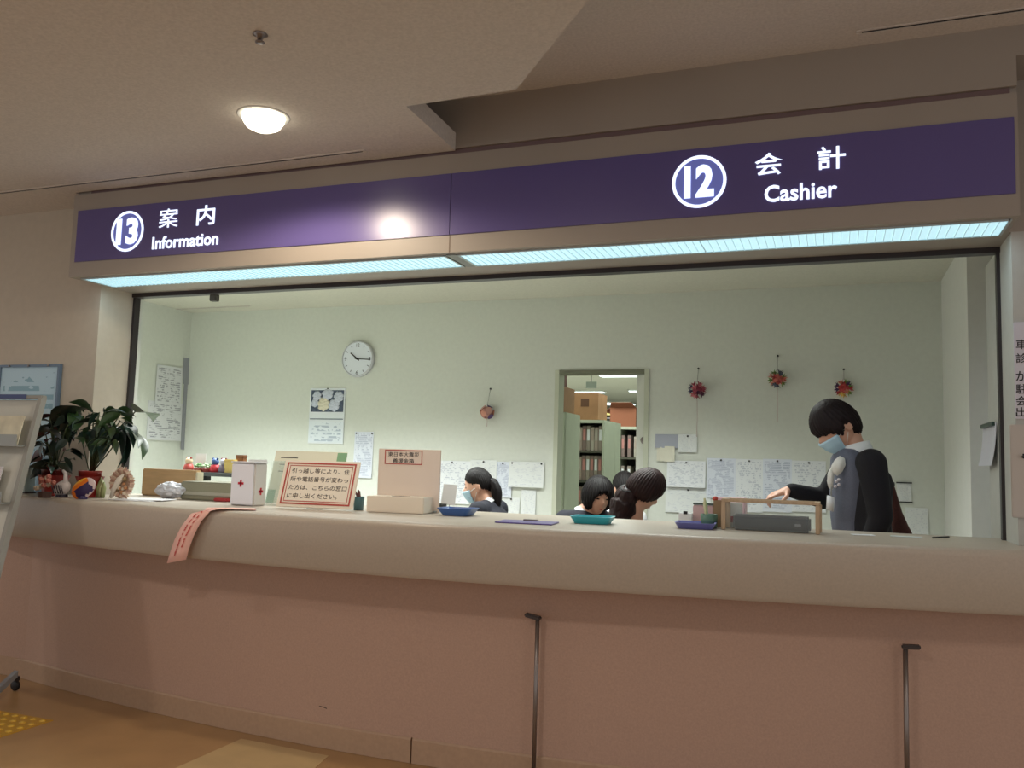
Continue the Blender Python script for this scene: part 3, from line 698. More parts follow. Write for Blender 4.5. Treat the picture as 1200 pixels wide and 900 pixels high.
# donation box
a, b = on(429, 600), on(496, 603); cst = b - a; W = cst.length
ang = math.atan2(cst.y, cst.x); Hb = mpp(a) * 19; D = .13
t = thing('donation_box', 'cream cardboard donation box with tall back board and red framed lettering', 'donation box', a, ang)
ob('box', box(0, W, 0, D, .001, Hb, .003), M_cream, t)
ob('coin_slot', lathe(B(), [(.045, Hb - .001), (.045, Hb + .0008), (0, Hb + .0009)], 24, (W * .52, D * .45, 0)), mat('slot_brown', (96, 66, 50), .8), t)
t.children[-1].scale = (1, .35, 1); t.children[-1].location = (0, D * .45 * .65, 0)
hb = mpp(a) * 75
ob('back_board', box(-.004, W + .03, D, D + .006, .001, hb, .002), mat('cream_board_back', (226, 210, 196), .5), t)
ob('frame', rect_frame(B(), W * .10, W * .78, hb * .755, hb * .985, .004, D - .0015, D - .0002), M_red, t)
text('lettering', '東日本大震災', M_ink, t, (W * .44, D - .0002, hb * .915), W * .56, hb * .075, .0008, .0)
text('lettering', '義援金箱', M_ink, t, (W * .44, D - .0002, hb * .815), W * .38, hb * .07, .0008, .0)
# red cross box
a, b = on(268, 592), on(297, 594)
W, D, H = .135, .10, mpp(a) * 50
t = thing('collection_box', 'clear fronted collection box with red crosses, left of the red bordered notice', 'donation box', (a.x, a.y, ZC))
ob('case', box(0, W, .006, D, .001, H, .006), mat('case_white', (214, 210, 206), .35), t)
ob('front_panel', box(.006, W - .006, .0, .006, .006, H - .006, .002), mat('glare_acrylic', (238, 240, 250), .12), t)  # clear pane painted opaque near-white: glare put into its colour
ob('lid', box(-.002, W + .002, -.001, D + .002, H, H + .006, .002), mat('lid_clear', (226, 226, 232), .2), t)
def cross(nm, cx_, cz_, y, s_, side=False):
    bm = B()
    for (u, v) in ((s_, s_ * .33), (s_ * .33, s_)):
        if side: bx(bm, W + .0002, W + .0012, cx_ - u, cx_ + u, cz_ - v, cz_ + v)
        else: bx(bm, cx_ - u, cx_ + u, y - .001, y, cz_ - v, cz_ + v)
    ob(nm, bm, mat('cross_red', (206, 36, 60), .5), t)
cross('red_cross', W * .46, H * .52, -.0002, .016); cross('red_cross', D * .55, H * .34, 0, .017, True)
M_ins = mat('folded_notes', (196, 190, 206), .8)
# white card standing behind
p = aty(302, 546, 3.62)
t = thing('card_stand', 'white card with a small red mark behind the collection box', 'card', (p.x, 3.62, ZC))
h1 = p.z - ZC
ob('stem', tube(B(), [(0, .01, .002), (0, .01, h1 - .01)], .004, 8), M_white, t); ob('foot', lathe(B(), [(.03, .001), (.03, .006), (0, .008)], 16), M_white, t)
ob('card', box(-.055, .055, -.002, .002, h1 - .012, h1 + .032, .001), M_paper, t); ob('red_mark', box(-.004, .010, -.003, -.002, h1 + .004, h1 + .016), M_red, t)
# red holder and paper strip
p = on(261, 588)
tag(ob('red_case', box(-.045, .04, -.02, .02, .001, .018, .005), mat('red_plastic', (178, 58, 62), .35), smooth=False), 'flat red plastic case lying beside the collection box', 'case').location = p
bmM = B(); pts = []
pa = on(272, 594); y0 = pa.y
x_ = on(258, 596).x
def strip_pts():
    L = []
    L.append(Vector((x_ + .17, cY(x_) + .13, ZC + .004)))
    L.append(Vector((x_ + .10, cY(x_) + .075, ZC + .006)))
    L.append(Vector((x_ + .035, cY(x_) + .02, ZC + .006)))
    L.append(Vector((x_ - .01, cY(x_) - .006, ZC - .012)))
    L.append(Vector((x_ - .045, cY(x_) - .018, ZC - .06)))
    L.append(Vector((x_ - .075, cY(x_) - .022, ZC - .12)))
    L.append(Vector((x_ - .100, cY(x_) - .020, ZC - .185)))
    L.append(Vector((x_ - .112, cY(x_) - .018, ZC - .225)))
    return L
P = strip_pts(); bm = B(); hw = .060; rows = []
for i, p in enumerate(P):
    wd = Vector((1, -.15 - .35 * max(0, 1 - i / 2.5), .22 * min(1, i / 4))) .normalized() * hw if i > 2 else Vector((.55, -.75, 0)).normalized() * hw
    if i == 2: wd = Vector((.85, -.45, 0)).normalized() * hw
    nrm = Vector((0, -.001, .0004))
    rows.append([bm.verts.new(p - wd), bm.verts.new(p + wd), bm.verts.new(p + wd + nrm), bm.verts.new(p - wd + nrm)])
for a, b in zip(rows, rows[1:]):
    for k in range(4): bm.faces.new((a[k], a[(k + 1) % 4], b[(k + 1) % 4], b[k]))
bm.faces.new(rows[0][::-1]); bm.faces.new(rows[-1]); bmesh.ops.recalc_face_normals(bm, faces=bm.faces[:])
t = thing('paper_strip', 'pink paper strip with red writing hanging over the counter edge', 'paper strip', P[4])
bmesh.ops.translate(bm, verts=bm.verts[:], vec=-P[4])
o = ob('strip', bm, mat('pink_paper', (248, 196, 182), .7), t, True)
bm = B(); random.seed(5)
for col in (-.35, .15):
    for k in range(26):
        u = .32 + k * .022 + (0 if col > 0 else .05); 
        if col > 0 and k > 22: continue
        f = u * (len(P) - 1); i = min(int(f), len(P) - 2); fr = f - i
        c = P[i].lerp(P[i + 1], fr); wd = ((rows and (P[i + 1] - P[i])).normalized())
        side = Vector((1, -.2, .15)).normalized()
        c = c + side * hw * col + Vector((0, -.0035, .001)) - P[4]
        if random.random() < .15: continue
        sz = .0045 * random.uniform(.7, 1.2)
        ps = [c - side * sz - wd * .0045, c + side * sz - wd * .0045, c + side * sz + wd * .0045, c - side * sz + wd * .0045]
        bm.faces.new([bm.verts.new(q) for q in ps])
ob('writing', bm, mat('strip_red', (204, 84, 78), .7), t, kind='stuff')
# cup, frosted holder
p = on(420, 598); k = mpp(p)
t = thing('small_cup', 'small teal rimmed cup with reddish contents beside the donation box', 'cup', p)
ob('cup', lathe(B(), [(0, .001), (.022, .001), (.026, .06), (.027, .062), (.024, .062), (.021, .01), (0, .01)], 20), mat('cup_teal', (84, 124, 134), .3), t, True)
bm = B(); random.seed(2)
for i in range(5): tube(bm, [(random.uniform(-.01, .01), random.uniform(-.01, .01), .012), (random.uniform(-.018, .018), random.uniform(-.018, .018), .085 + random.uniform(0, .012))], .004, 6)
ob('pens', bm, mat('pen_mix', (120, 74, 70), .4), t)
p = on(504, 601)
t = thing('frosted_holder', 'frosted clear plastic holder between donation box and blue tray', 'holder', p)
ob('shell', poly(B(), [(-.025, 0, .001), (.03, 0, .001), (.012, 0, .066), (-.03, 0, .075)], (0, .05, 0)), mat('frosted', (196, 204, 206), .35, alpha=.8), t)
ob('lip', box(-.03, .034, -.004, .0, .001, .012, .002), mat('frosted'
 , (196, 204, 206)), t)
# coin trays
def tray(px0, px1, ytop, ybot, xb0, xb1, m, label, inner=None, D=.15, grp='coin trays on the counter'):
    c = on((px0 + px1) / 2, ybot); k = mpp(c); c2 = c + Vector((0, D / 2, 0)); W = (px1 - px0) * k; Wb = (xb1 - xb0) * k; H = max(.012, (ybot - ytop) * k * .82)
    slope = -.0; t = thing('coin_tray', label, 'tray', (c2.x, c2.y, ZC), .1, grp)
    def ring(bm, w_, d_, z, n=6, rr=.02):
        vs = []
        for (sx, sy, a0) in ((1, 1, 0), (-1, 1, 90), (-1, -1, 180), (1, -1, 270)):
            for i in range(n):
                a = math.radians(a0 + 90 * i / (n - 1)); vs.append(bm.verts.new((sx * (w_ / 2 - rr) + rr * math.cos(a), sy * (d_ / 2 - rr) + rr * math.sin(a), z)))
        return vs
    bm = B(); R = [ring(bm, Wb, D - .03, .001), ring(bm, W * .97, D, H * .9), ring(bm, W, D + .004, H), ring(bm, W - .016, D - .012, H), ring(bm, Wb - .01, D - .04, .006)]
    for a, b in zip(R, R[1:]):
        for i in range(len(a)): bm.faces.new((a[i], a[(i + 1) % len(a)], b[(i + 1) % len(a)], b[i]))
    bm.faces.new(R[0][::-1]); bm.faces.new(R[-1]); bmesh.ops.recalc_face_normals(bm, faces=bm.faces[:])
    ob('dish', bm, m, t)
    bm = B(); rows_ = 4
    for i in range(9):
        for j in range(3): ball(bm, (-Wb * .4 + i * Wb * .1, -.03 + j * .03, .006), .003, .003, .004, 1)
    ob('rubber_nubs', bm, inner or m, t, kind='stuff'); return t, c2, H
tr, c2, H = tray(507, 550, 594, 605, 513, 543, mat('tray_blue', (66, 104, 168), .35), 'blue coin tray on the counter in front of the ponytailed woman')
tray(664, 714, 604, 614.5, 668, 708, mat('tray_teal', (60, 176, 190), .35), 'bright teal coin tray on the counter before the bobbed woman')
tray(788, 836, 611.5, 620.5, 792, 832, mat('tray_violet', (110, 112, 176), .35), 'violet blue coin tray on the counter left of the wooden box')
p = on(611, 614)
t = thing('clipboard', 'thin violet clipboard lying flat near the counter edge', 'clipboard', (p.x, p.y + .07, ZC), .12)
ob('board', box(-.115, .115, -.08, .08, .001, .005, .001), mat('clip_violet', (104, 88, 160), .35), t); ob('clip', box(-.03, .03, .05, .078, .005, .011, .002), M_steel, t)
# black shallow stationery tray right behind the blue tray
p = on(532, 596)
t = thing('stationery_tray', 'flat black stationery tray behind the blue coin tray', 'tray', (p.x, 3.68, ZC), .1)
bm = B(); bx(bm, -.065, .065, -.05, .05, .001, .02, .004); ob('tray', bm, M_black, t)
bm = B(); rect = [(-.065, .065, -.05, -.044), (-.065, .065, .044, .05), (-.065, -.059, -.044, .044), (.059, .065, -.044, .044)]
for r4 in rect: bx(bm, *r4, .02, .034)
ob('rim', bm, M_black, t)
p = aty(526, 580, 3.78)
t = thing('memo_stand', 'white memo note held upright on a small stand behind the black tray', 'memo', (p.x - .0, 3.785, ZC), .1)
z1 = aty(526, 590, 3.78).z - ZC; z2_ = aty(526, 568, 3.78).z - ZC
ob('note', poly(B(), [(-.042, 0, z1), (.030, 0, z1 - .01), (.038, 0, z2_), (-.030, 0, z2_ + .003)], (0, .0015, 0)), M_paper, t)
ob('wire', tube(B(), [(0, .004, .004), (.004, .004, z1 + .02)], .002, 6), M_steel, t); ob('foot', lathe(B(), [(.02, .001), (.02, .008), (.01, .012), (0, .012)], 16), M_steel, t)
# loose papers on the counter, cable
p = on(149, 587)
t = thing('paper_sheets', 'loose white paper sheets lying on the counter beside the dried wreath', 'paper', (p.x, p.y + .06, ZC), .1)
ob('sheet', box(-.12, .12, -.06, .10, .001, .0035), M_paper, t); ob('sheet', box(-.09, .15, -.04, .11, .004, .007, M=Matrix.Rotation(.15, 4, 'Z')), M_paper, t)
p = on(1010, 628.5)
tag(ob('paper_slip', box(-.03, .05, 0, .05, .001, .003, M=Matrix.Rotation(.2, 4, 'Z')), M_paper), 'small white paper slip on the counter in front of the standing clerk', 'paper').location = (p.x, p.y + .03, ZC)
p = on(1060, 630)
tag(ob('paper_card', box(-.05, .06, 0, .06, .001, .003, M=Matrix.Rotation(-.1, 4, 'Z')), mat('card_grey', (200, 206, 204), .6)), 'pale grey card lying flat right of the standing clerk', 'paper').location = (p.x, p.y, ZC)
p, q = on(1093, 632), on(1112, 631)
tag(ob('pen', tube(B(), [(0, 0, .006), (q.x - p.x, q.y - p.y, .006)], .0032, 8), M_black, None, True), 'thin black pen lying near the right end of the counter', 'pen').location = (p.x, p.y, ZC)
p = on(1196, 635)
tag(ob('stapler', box(-.012, .06, -.02, .02, .001, .026, .006), M_black), 'small black object on the counter at the right edge', 'stapler').location = (p.x, p.y + .01, ZC)
# ---- wooden tray box with clear front and the black machine in it
a, b = on(846, 621), on(962, 626)
yb_ = a.y + .02
L, Rr = aty(845, 600, yb_), aty(961, 600, yb_); T = aty(900, 586.5, yb_).z - ZC
W = Rr.x - L.x; D = .14
t = thing('wooden_frame_box', 'low wooden frame box with a clear top in front of the standing clerk', 'box', (L.x, yb_, ZC))
M_wood = mat('pale_wood', (186, 160, 130), .5, 14, .12, .1, stretch=(8, 8, 1))
for x in (0, W - .017): ob('post', box(x, x + .017, 0, .02, .001, T - .012, .002), M_wood, t); ob('post', box(x, x + .022, D - .02, D, .001, T - .012, .002), M_wood, t)
bm = B(); bx(bm, 0, W, 0, .018, T - .012, T, .002); bx(bm, 0, W, D - .018, D, T - .012, T, .002); bx(bm, 0, .02, .018, D - .018, T - .012, T); bx(bm, W - .02, W, .018, D - .018, T - .012, T)
ob('top_frame', bm, M_wood, t)
ob('clear_top', box(.02, W - .02, .018, D - .018, T - .008, T - .004), mat('clear_plastic', (214, 232, 224)), t)
ob('clear_front', box(.018, W - .018, .004, .007, .004, T - .013), mat('clear_pane', (220, 232, 230), .06, alpha=.07), t)
a2 = aty(859, 612, yb_ + .04); b2 = aty(950, 612, yb_ + .04); hh = aty(900, 604, yb_ + .04).z - ZC
t = thing('card_reader', 'dark grey machine with a black front standing inside the wooden frame box', 'machine', (a2.x, yb_ + .035, ZC))
W2 = b2.x - a2.x
ob('case', box(0, W2, 0, .075, .001, hh, .008), mat('machine_grey', (84, 86, 92), .4), t); ob('front', box(.008, W2 - .008, -.003, 0, .008, hh - .008, .001), mat('machine_black', (40, 42, 50), .25), t)
ob('button', box(W2 * .8, W2 * .88, -.005, -.003, hh * .4, hh * .55), mat('button_grey', (130, 132, 138), .4), t)
def stand_block(px, Y, d, m, label, cat, name, part='body', z0=ZC, extra=None, bev=.003):
    x0, y0, x1 = px; a, b = aty(x0, y0, Y), aty(x1, y0, Y); t = thing(name, label, cat, ((a.x + b.x) / 2, Y, z0)); W = b.x - a.x; H = a.z - z0
    ob(part, box(-W / 2, W / 2, 0, d, .001, H, bev), m, t)
    return t, W, H
t, W, H = stand_block((853, 589, 869), yb_ + .16, .05, M_white, 'white carton with a red stripe behind the wooden frame box', 'carton', 'small_carton', 'carton')
ob('stripe', box(-W / 2 - .0005, W / 2 + .0005, -.001, -.0001, H * .22, H * .46), mat('stripe_red', (196, 60, 84), .5), t)
t, W, H = stand_block((836, 586, 853), yb_ + .12, .04, mat('tan_holder', (150, 122, 92), .5), 'tan upright file beside the pencil cup', 'file', 'upright_file', 'cover')
ob('red_clip', ball(B(), (-W * .4, .01, H + .006), .012, .010, .010, 2), mat('clip_red', (196, 70, 60), .4), t, True)
t, W, H = stand_block((840, 583, 873), yb_ + .24, .1, mat('pink_top', (226, 190, 200), .5), 'pale pink file box behind the wooden frame box', 'box', 'file_box')
t, W, H = stand_block((812, 592, 836), yb_ + .18, .05, mat('pinkish_block', (206, 174, 176), .6), 'dusty pink block notebook behind the violet tray', 'notebook', 'notebook', 'cover')
ob('pages', box(-W / 2 + .003, W / 2 - .003, .006, .044, H, H + .004), M_paper, t)
ob('dark_top', box(-W / 2, W / 2 + .01, .0, .03, H + .004, H + .010), mat('dark_green', (60, 76, 70), .5), t)
t, W, H = stand_block((795, 601, 811), yb_ + .15, .03, M_paper, 'small white memo block with a black clip behind the violet tray', 'memo', 'memo_block', 'paper')
ob('clip', box(-.008, .008, -.002, .012, H - .004, H + .008), M_black, t)
p = aty(831, 606, yb_ + .07)
t = thing('pencil_cup', 'green pencil cup with pale pens left of the wooden frame box', 'cup', (p.x, yb_ + .07, ZC))
ob('cup', lathe(B(), [(0, .001), (.032, .001), (.034, .055), (.031, .055), (.029, .006), (0, .006)], 20), mat('cup_green', (84, 118, 100), .4), t, True)
random.seed(8)
for i in range(5):
    x, y = random.uniform(-.015, .015), random.uniform(-.012, .012); dx, dy = random.uniform(-.02, .02), random.uniform(-.01, .01)
    ob('pen', tube(B(), [(x, y, .008), (x + dx, y + dy, .10 + random.uniform(0, .02))], .0045, 7), mat('pen_%d' % (i % 3), [(206, 206, 160), (150, 190, 130), (224, 224, 220)][i % 3], .4), t)

# ---- left part of the counter: tan board, bag, grey machine
a, b = aty(166, 560, 3.72), aty(229, 560, 3.72); top = aty(197, 550, 3.72).z
t = thing('wooden_partition', 'tan wooden desk partition behind the plastic bag', 'partition', (a.x, 3.72, ZC))
W = b.x - a.x
ob('panel', box(0, W, 0, .05, .001, top - ZC, .006), mat('tan_wood', (196, 164, 122), .5, 10, .08, stretch=(1, 8, 8)), t); ob('edge_strip', box(W, W + .012, 0, .05, .001, top - ZC - .01, .002), mat('cream_edge', (214, 206, 180), .5), t)
def crumple(name, label, cat, c, rx, ry, rz, m, seed):
    random.seed(seed); bm = B(); ball(bm, (0, 0, 0), 1, sub=4)
    for v in bm.verts:
        n = v.co.normalized(); k = 1 + .28 * noise.noise(n * 2.4 + Vector((seed, 0, 0))) + .16 * abs(noise.noise(n * 6 + Vector((0, seed, 0))))
        v.co = Vector((n.x * rx * k, n.y * ry * k, max(-rz * .98, n.z * rz * k)))
    return tag(ob(name, bm, m, None, False), label, cat, None), c
o, c = crumple('plastic_bag', 'crumpled white plastic bag on the counter before the tan partition', 'bag', None, .080, .05, .042, mat('bag_white', (206, 208, 216), .35), 3)
p = on(191, 585); o.location = (p.x, p.y + .05, ZC + .042)
a, b = on(211, 586), on(271, 590); L, Rr = aty(211, 575, a.y + .05), aty(273, 575, a.y + .05); H = aty(240, 565, a.y + .05).z - ZC
t = thing('grey_machine', 'flat olive grey office machine left of the collection box', 'machine', (L.x, a.y + .05, ZC))
ob('body', box(0, Rr.x - L.x, 0, .22, .001, H, .006), mat('olive_grey', (146, 146, 126), .5), t)
ob('slot_bar', box(.03, Rr.x - L.x - .002, -.004, .0, H * .28, H * .46, .001), mat('light_grey', (178, 178, 164), .4), t)
# staff desk with a small shelf of toys
t = thing('staff_desk', 'grey staff desk behind the left end of the counter', 'desk', (-2.9, 4.25, 0))
ob('desktop', box(-.62, 1.0, -.32, .35, .70, .73, .004), mat('desk_grey', (170, 172, 166), .5), t)
for x in (-.60, .94): ob('side_panel', box(x, x + .03, -.30, .33, .001, .70), mat('desk_grey', (170, 172, 166)), t)
YQ = 4.35
a, b = aty(214, 560, YQ), aty(282, 560, YQ); zs_ = aty(250, 554, YQ).z
t = thing('desk_riser', 'dark topped desk shelf holding small toys left of the collection box', 'shelf', (a.x, YQ, .73)); W = b.x - a.x; H = zs_ - .73
ob('top', box(-.02, W, -.02, .2, H - .022, H, .003), mat('riser_dark', (70, 74, 76), .5), t)
for x in (.03, W - .06): ob('leg', box(x, x + .04, 0, .18, .001, H - .022), mat('riser_leg', (56, 56, 60), .5), t)
ob('inner_tray', box(.07, W - .06, .0, .16, H - .09, H - .06, .003), mat('tray_bluegrey', (130, 144, 152), .5), t)
zt_ = zs_ + .0005
def toy(px, py, label, cols, kind):
    p = aty(px, py, YQ + .06); t = thing('small_toy', label, 'toy', (p.x, YQ + .06, zt_), 0, 'small toys on the desk shelf')
    m = [mat('toy_%d_%d_%d' % c, c, .5) for c in cols]
    if kind == 'figure':
        ob('body', lathe(B(), [(0, .001), (.03, .001), (.034, .02), (.024, .048), (0, .05)], 16), m[0], t, True); ob('head', ball(B(), (0, 0, .066), .024, sub=2), m[1], t, True)
        for s in (-1, 1): ob('ear', ball(B(), (s * .016, 0, .087), .008, sub=1), m[-1], t, True)
    elif kind == 'box':
        ob('box', box(-.035, .035, -.02, .02, .001, .07, .003), m[0], t); ob('lid', box(-.037, .037, -.022, .022, .07, .085, .003), m[1], t)
    elif kind == 'plant':
        ob('pot', lathe(B(), [(0, .001), (.03, .001), (.038, .022), (0, .022)], 14), m[0], t)
        random.seed(px)
        for i in range(9): ob('leaf', ball(B(), (random.uniform(-.035, .035), random.uniform(-.02, .02), .03 + random.uniform(0, .02)), .014, .01, .010, 1), m[1], t, True)
    return t
toy(221, 548, 'red and cream round doll at the left end of the desk shelf', [(170, 70, 62), (206, 180, 150), (150, 60, 56)], 'figure')
toy(234, 548, 'small green and white flower pot on the desk shelf', [(170, 84, 70), (110, 150, 100)], 'plant')
toy(244, 548, 'second tiny flower pot on the desk shelf', [(150, 60, 54), (140, 166, 130)], 'plant')
toy(252, 548, 'red toy with a blue cap in the middle of the desk shelf', [(196, 50, 60), (60, 90, 140), (60, 90, 140)], 'figure')
toy(262, 548, 'silver grey toy figure on the desk shelf', [(120, 110, 128), (190, 190, 206), (110, 60, 60)], 'figure')
toy(270, 548, 'yellow box on the desk shelf', [(214, 190, 110), (206, 180, 100)], 'box')
t9 = toy(275, 548, 'tall brown wooden box at the right end of the desk shelf', [(140, 92, 56), (120, 76, 46)], 'box'); t9.location.y += .06; t9.scale = (.8, 1, 1.35)
p = aty(220, 548, YQ + .02)
t = thing('white_card', 'plain white card standing behind the red and cream doll', 'card', (p.x - .01, YQ + .14, zt_)); hcd = aty(220, 531, YQ + .14).z - zt_
ob('card', box(-.035, .045, 0, .002, .001, hcd), M_paper, t); ob('base', box(-.035, .045, .002, .02, .001, .004), M_paper, t)

# ---- potted plants and ornaments at the left end
leafM = []
for i, (w_, dr) in enumerate(((.36, .18), (.5, .12), (.30, .28))):
    bm = B(); n = 6; L = []
    for j in range(n + 1):
        u = j / n; hw_ = w_ / 2 * math.sin(math.pi * min(1, u * 1.02 + .0) ** .75) if 0 < j < n else .004
        z = .10 * math.sin(u * 2.4) - dr * u * u
        L.append([bm.verts.new((u, -hw_, z + .25 * hw_)), bm.verts.new((u, 0, z)), bm.verts.new((u, hw_, z + .25 * hw_))])
    for a, b in zip(L, L[1:]):
        for k in (0, 1): bm.faces.new((a[k], a[k + 1], b[k + 1], b[k]))
    me = bpy.data.meshes.new('leaf'); bm.to_mesh(me); bm.free(); me.shade_smooth(); leafM.append(me)
def leafmat(name, rgb): return mat(name, rgb, .32, 14, .2)
LG = [leafmat('leaf_green', (52, 80, 46)), leafmat('leaf_dark', (26, 42, 34)), leafmat('leaf_bluegreen', (42, 66, 58)), leafmat('leaf_red', (70, 26, 30))]
lm = {}
def leaf(t, base, tip, kind, m, roll=0.):
    key = (kind, m)
    if key not in lm:
        me = leafM[kind].copy(); me.materials.append(LG[m]); lm[key] = me
    o = bpy.data.objects.new('leaf', lm[key]); C.objects.link(o); o.parent = t
    d = tip - base; L = d.length; d.normalize(); s = Vector((-.3, .5, 1)).cross(d)
    if s.length < .05: s = Vector((1, 0, 0))
    s.normalize(); n = d.cross(s); Rm = Matrix((d, s, n)).transposed().to_4x4() @ Matrix.Rotation(roll, 4, 'X')
    o.matrix_local = Matrix.Translation(base - t.location) @ Rm @ Matrix.Diagonal((L, L, L, 1))
def plant(label, base_px, Y, pot, leaves, nfill, box_px, mats, seed):
    random.seed(seed); b = aty(base_px[0], base_px[1], Y); t = thing('potted_plant', label, 'plant', (b.x, Y, ZC))
    pw, ph, pm = pot
    ob('pot', lathe(B(), [(0, .001), (pw * .72, .001), (pw, ph), (pw * 1.06, ph + .004), (pw * .95, ph + .003), (pw * .9, ph - .02), (0, ph - .02)], 20), pm, t, True)
    ob('foil_wrap', lathe(B(), [(pw * .76, .0012), (pw * 1.04, ph * .6), (pw * 1.25, ph * .82), (pw * 1.22, ph * .82), (pw * 1.01, ph * .6)], 20), mat('wrap_red', (132, 34, 30), .3, 20, .3), t)
    top = Vector((b.x, Y, ZC + ph - .02))
    bm = B()
    def go(basep, tipp, kind, m, roll):
        leaf(t, basep, tipp, kind, m, roll)
    for (bxp, byp, tx, ty, kind, m) in leaves:
        B3 = aty(bxp, byp, Y + random.uniform(-.05, .05)); T3 = aty(tx, ty, Y + random.uniform(-.09, .05)); go(B3, T3, kind, m, random.uniform(-.6, .6))
        tube(bm, [top - t.location, (top.lerp(B3, .5) + Vector((0, 0, .05))) - t.location, B3 - t.location], .0035, 5)
    x0, y0, x1, y1 = box_px
    for i in range(nfill):
        u, v = random.random(), random.random()
        bxp, byp = x0 + (x1 - x0) * u, y0 + (y1 - y0) * v
        B3 = aty(bxp, byp, Y + random.uniform(-.10, .08)); a = random.uniform(-.9, 3.9); L = random.uniform(.08, .13)
        T3 = B3 + Vector((math.cos(a) * L, random.uniform(-.07, .03), -abs(math.sin(a)) * L * .9 + random.uniform(-.01, .04)))
        go(B3, T3, random.randrange(3), random.choice(mats), random.uniform(-.9, .9))
        if i % 3 == 0: tube(bm, [top - t.location, (top.lerp(B3, .6) + Vector((0, 0, .04))) - t.location, B3 - t.location], .003, 5)
    ob('stems', bm, mat('stem', (60, 74, 44), .5), t, True)
PotM = mat('pot_darkred', (92, 30, 28), .35)
plant('potted plant with dark purplish green leaves left of the trailing plant', (62, 580), 3.30, (.062, .13, PotM),
      [(62, 500, 88, 474, 1, 1), (60, 500, 45, 500, 1, 1), (70, 490, 110, 478, 1, 0)], 60, (46, 484, 82, 548), (1, 1, 3, 1, 2), 4)
plant('potted plant with long arching green leaves trailing right over the counter', (104, 580), 3.34, (.056, .13, mat('pot_red', (140, 40, 32), .35)),
      [(135, 484, 166, 483, 2, 0), (158, 483, 181, 491, 1, 0), (140, 495, 163, 512, 2, 2), (150, 505, 166, 521, 0, 0), (162, 508, 168, 538, 1, 0), (140, 505, 149, 548, 0, 1),
       (150, 495, 156, 520, 0, 2), (130, 490, 128, 525, 0, 0), (110, 484, 82, 470, 1, 0), (120, 488, 143, 476, 2, 0), (112, 498, 108, 536, 0, 2), (125, 500, 118, 540, 0, 2), (138, 500, 132, 522, 1, 1), (145, 500, 144, 548, 0, 2)],
      52, (84, 478, 142, 516), (0, 0, 2, 1), 9)
# striped ornament
p = on(72, 583)
t = thing('striped_ornament', 'white and black striped ornament with a curved neck before the dark plant', 'ornament', p)
ob('body', ball(B(), (0, .0, .045), .05, .03, .036, 3, M=Matrix.Rotation(-.6, 4, 'Y')), mat('orn_white', (206, 200, 200), .4), t, True)
ob('neck', tube(B(), [(.0, -.005, .05), (.03, -.01, .085), (.026, -.01, .12), (.008, -.01, .135)], [.012, .011, .009, .006], 10), mat('orn_white', (206, 200, 200)), t, True)
for i in range(5):
    bm = B(); x = -.034 + i * .015
    tube(bm, [(x + .03 * math.cos(q_) * .3, -.031 + .004 * abs(q_ - 1.5), .02 + .02 * q_) for q_ in (0, .7, 1.4, 2.1)], .003, 6); ob('stripe', bm, mat('orn_black', (34, 28, 44), .5), t, True)
ob('foot', lathe(B(), [(.03, .001), (.028, .014), (0, .016)], 14), mat('orn_black', (34, 28, 44)), t)
# ornament: oval plate with orange and violet halves
p = on(97, 585)
t = thing('oval_ornament', 'tilted oval ornament, orange on one side and deep violet on the other', 'ornament', p, .3)
Rm = Matrix.Translation((0, .0, .052)) @ Matrix.Rotation(-.62, 4, 'Y')
bm = B(); ball(bm, (0, 0, 0), .066, .018, .046, 3); bmesh.ops.transform(bm, matrix=Rm, verts=bm.verts[:])
o = ob('shell', bm, mat('oval_orange', (226, 120, 34), .3), t, True)
o.data.materials.append(mat('oval_violet', (52, 38, 84), .35)); o.data.materials.append(mat('oval_white', (210, 190, 190), .4)); o.data.materials.append(mat('oval_yellow', (232, 172, 50), .35))
Ri = Rm.inverted()
for f in o.data.polygons:
    q_ = Ri @ f.center; f.material_index = (2 if (q_.x > .044 or q_.z < -.036) else (1 if q_.z < .014 and not q_.x < -.045 else (0 if q_.z < .032 else 3)))
ob('foot', lathe(B(), [(.022, .001), (.02, .016), (0, .018)], 12), mat('oval_violet', (52, 38, 84)), t)
# small floral picks in front of pots
for px, cols, lab in ((52, [(176, 110, 96), (206, 190, 170)], 'small dried pink and cream posy at the foot of the dark plant'), (117, [(150, 160, 110), (190, 196, 150)], 'pale green upright pod ornament before the red pot')):
    p = on(px, 583.5); t = thing('small_posy', lab, 'ornament', p); random.seed(px)
    if px == 52:
        ob('base', lathe(B(), [(.03, .001), (.034, .03), (0, .032)], 12), mat('posy_dark', (70, 50, 44), .7), t)
        for i in range(12): ob('bloom', ball(B(), (random.uniform(-.04, .04), random.uniform(-.02, .02), .035 + random.uniform(0, .07)), .014, sub=1), mat('posy_%d' % (i % 2), cols[i % 2], .8), t)
    else:
        for i in range(3): ob('pod', tube(B(), [(i * .012 - .01, 0, .001), (i * .016 - .012, 0, .05), (i * .010 - .004, .005, .105 - i * .012)], [.012, .013, .003], 8), mat('pod_%d' % (i % 2), cols[i % 2], .6), t, True)
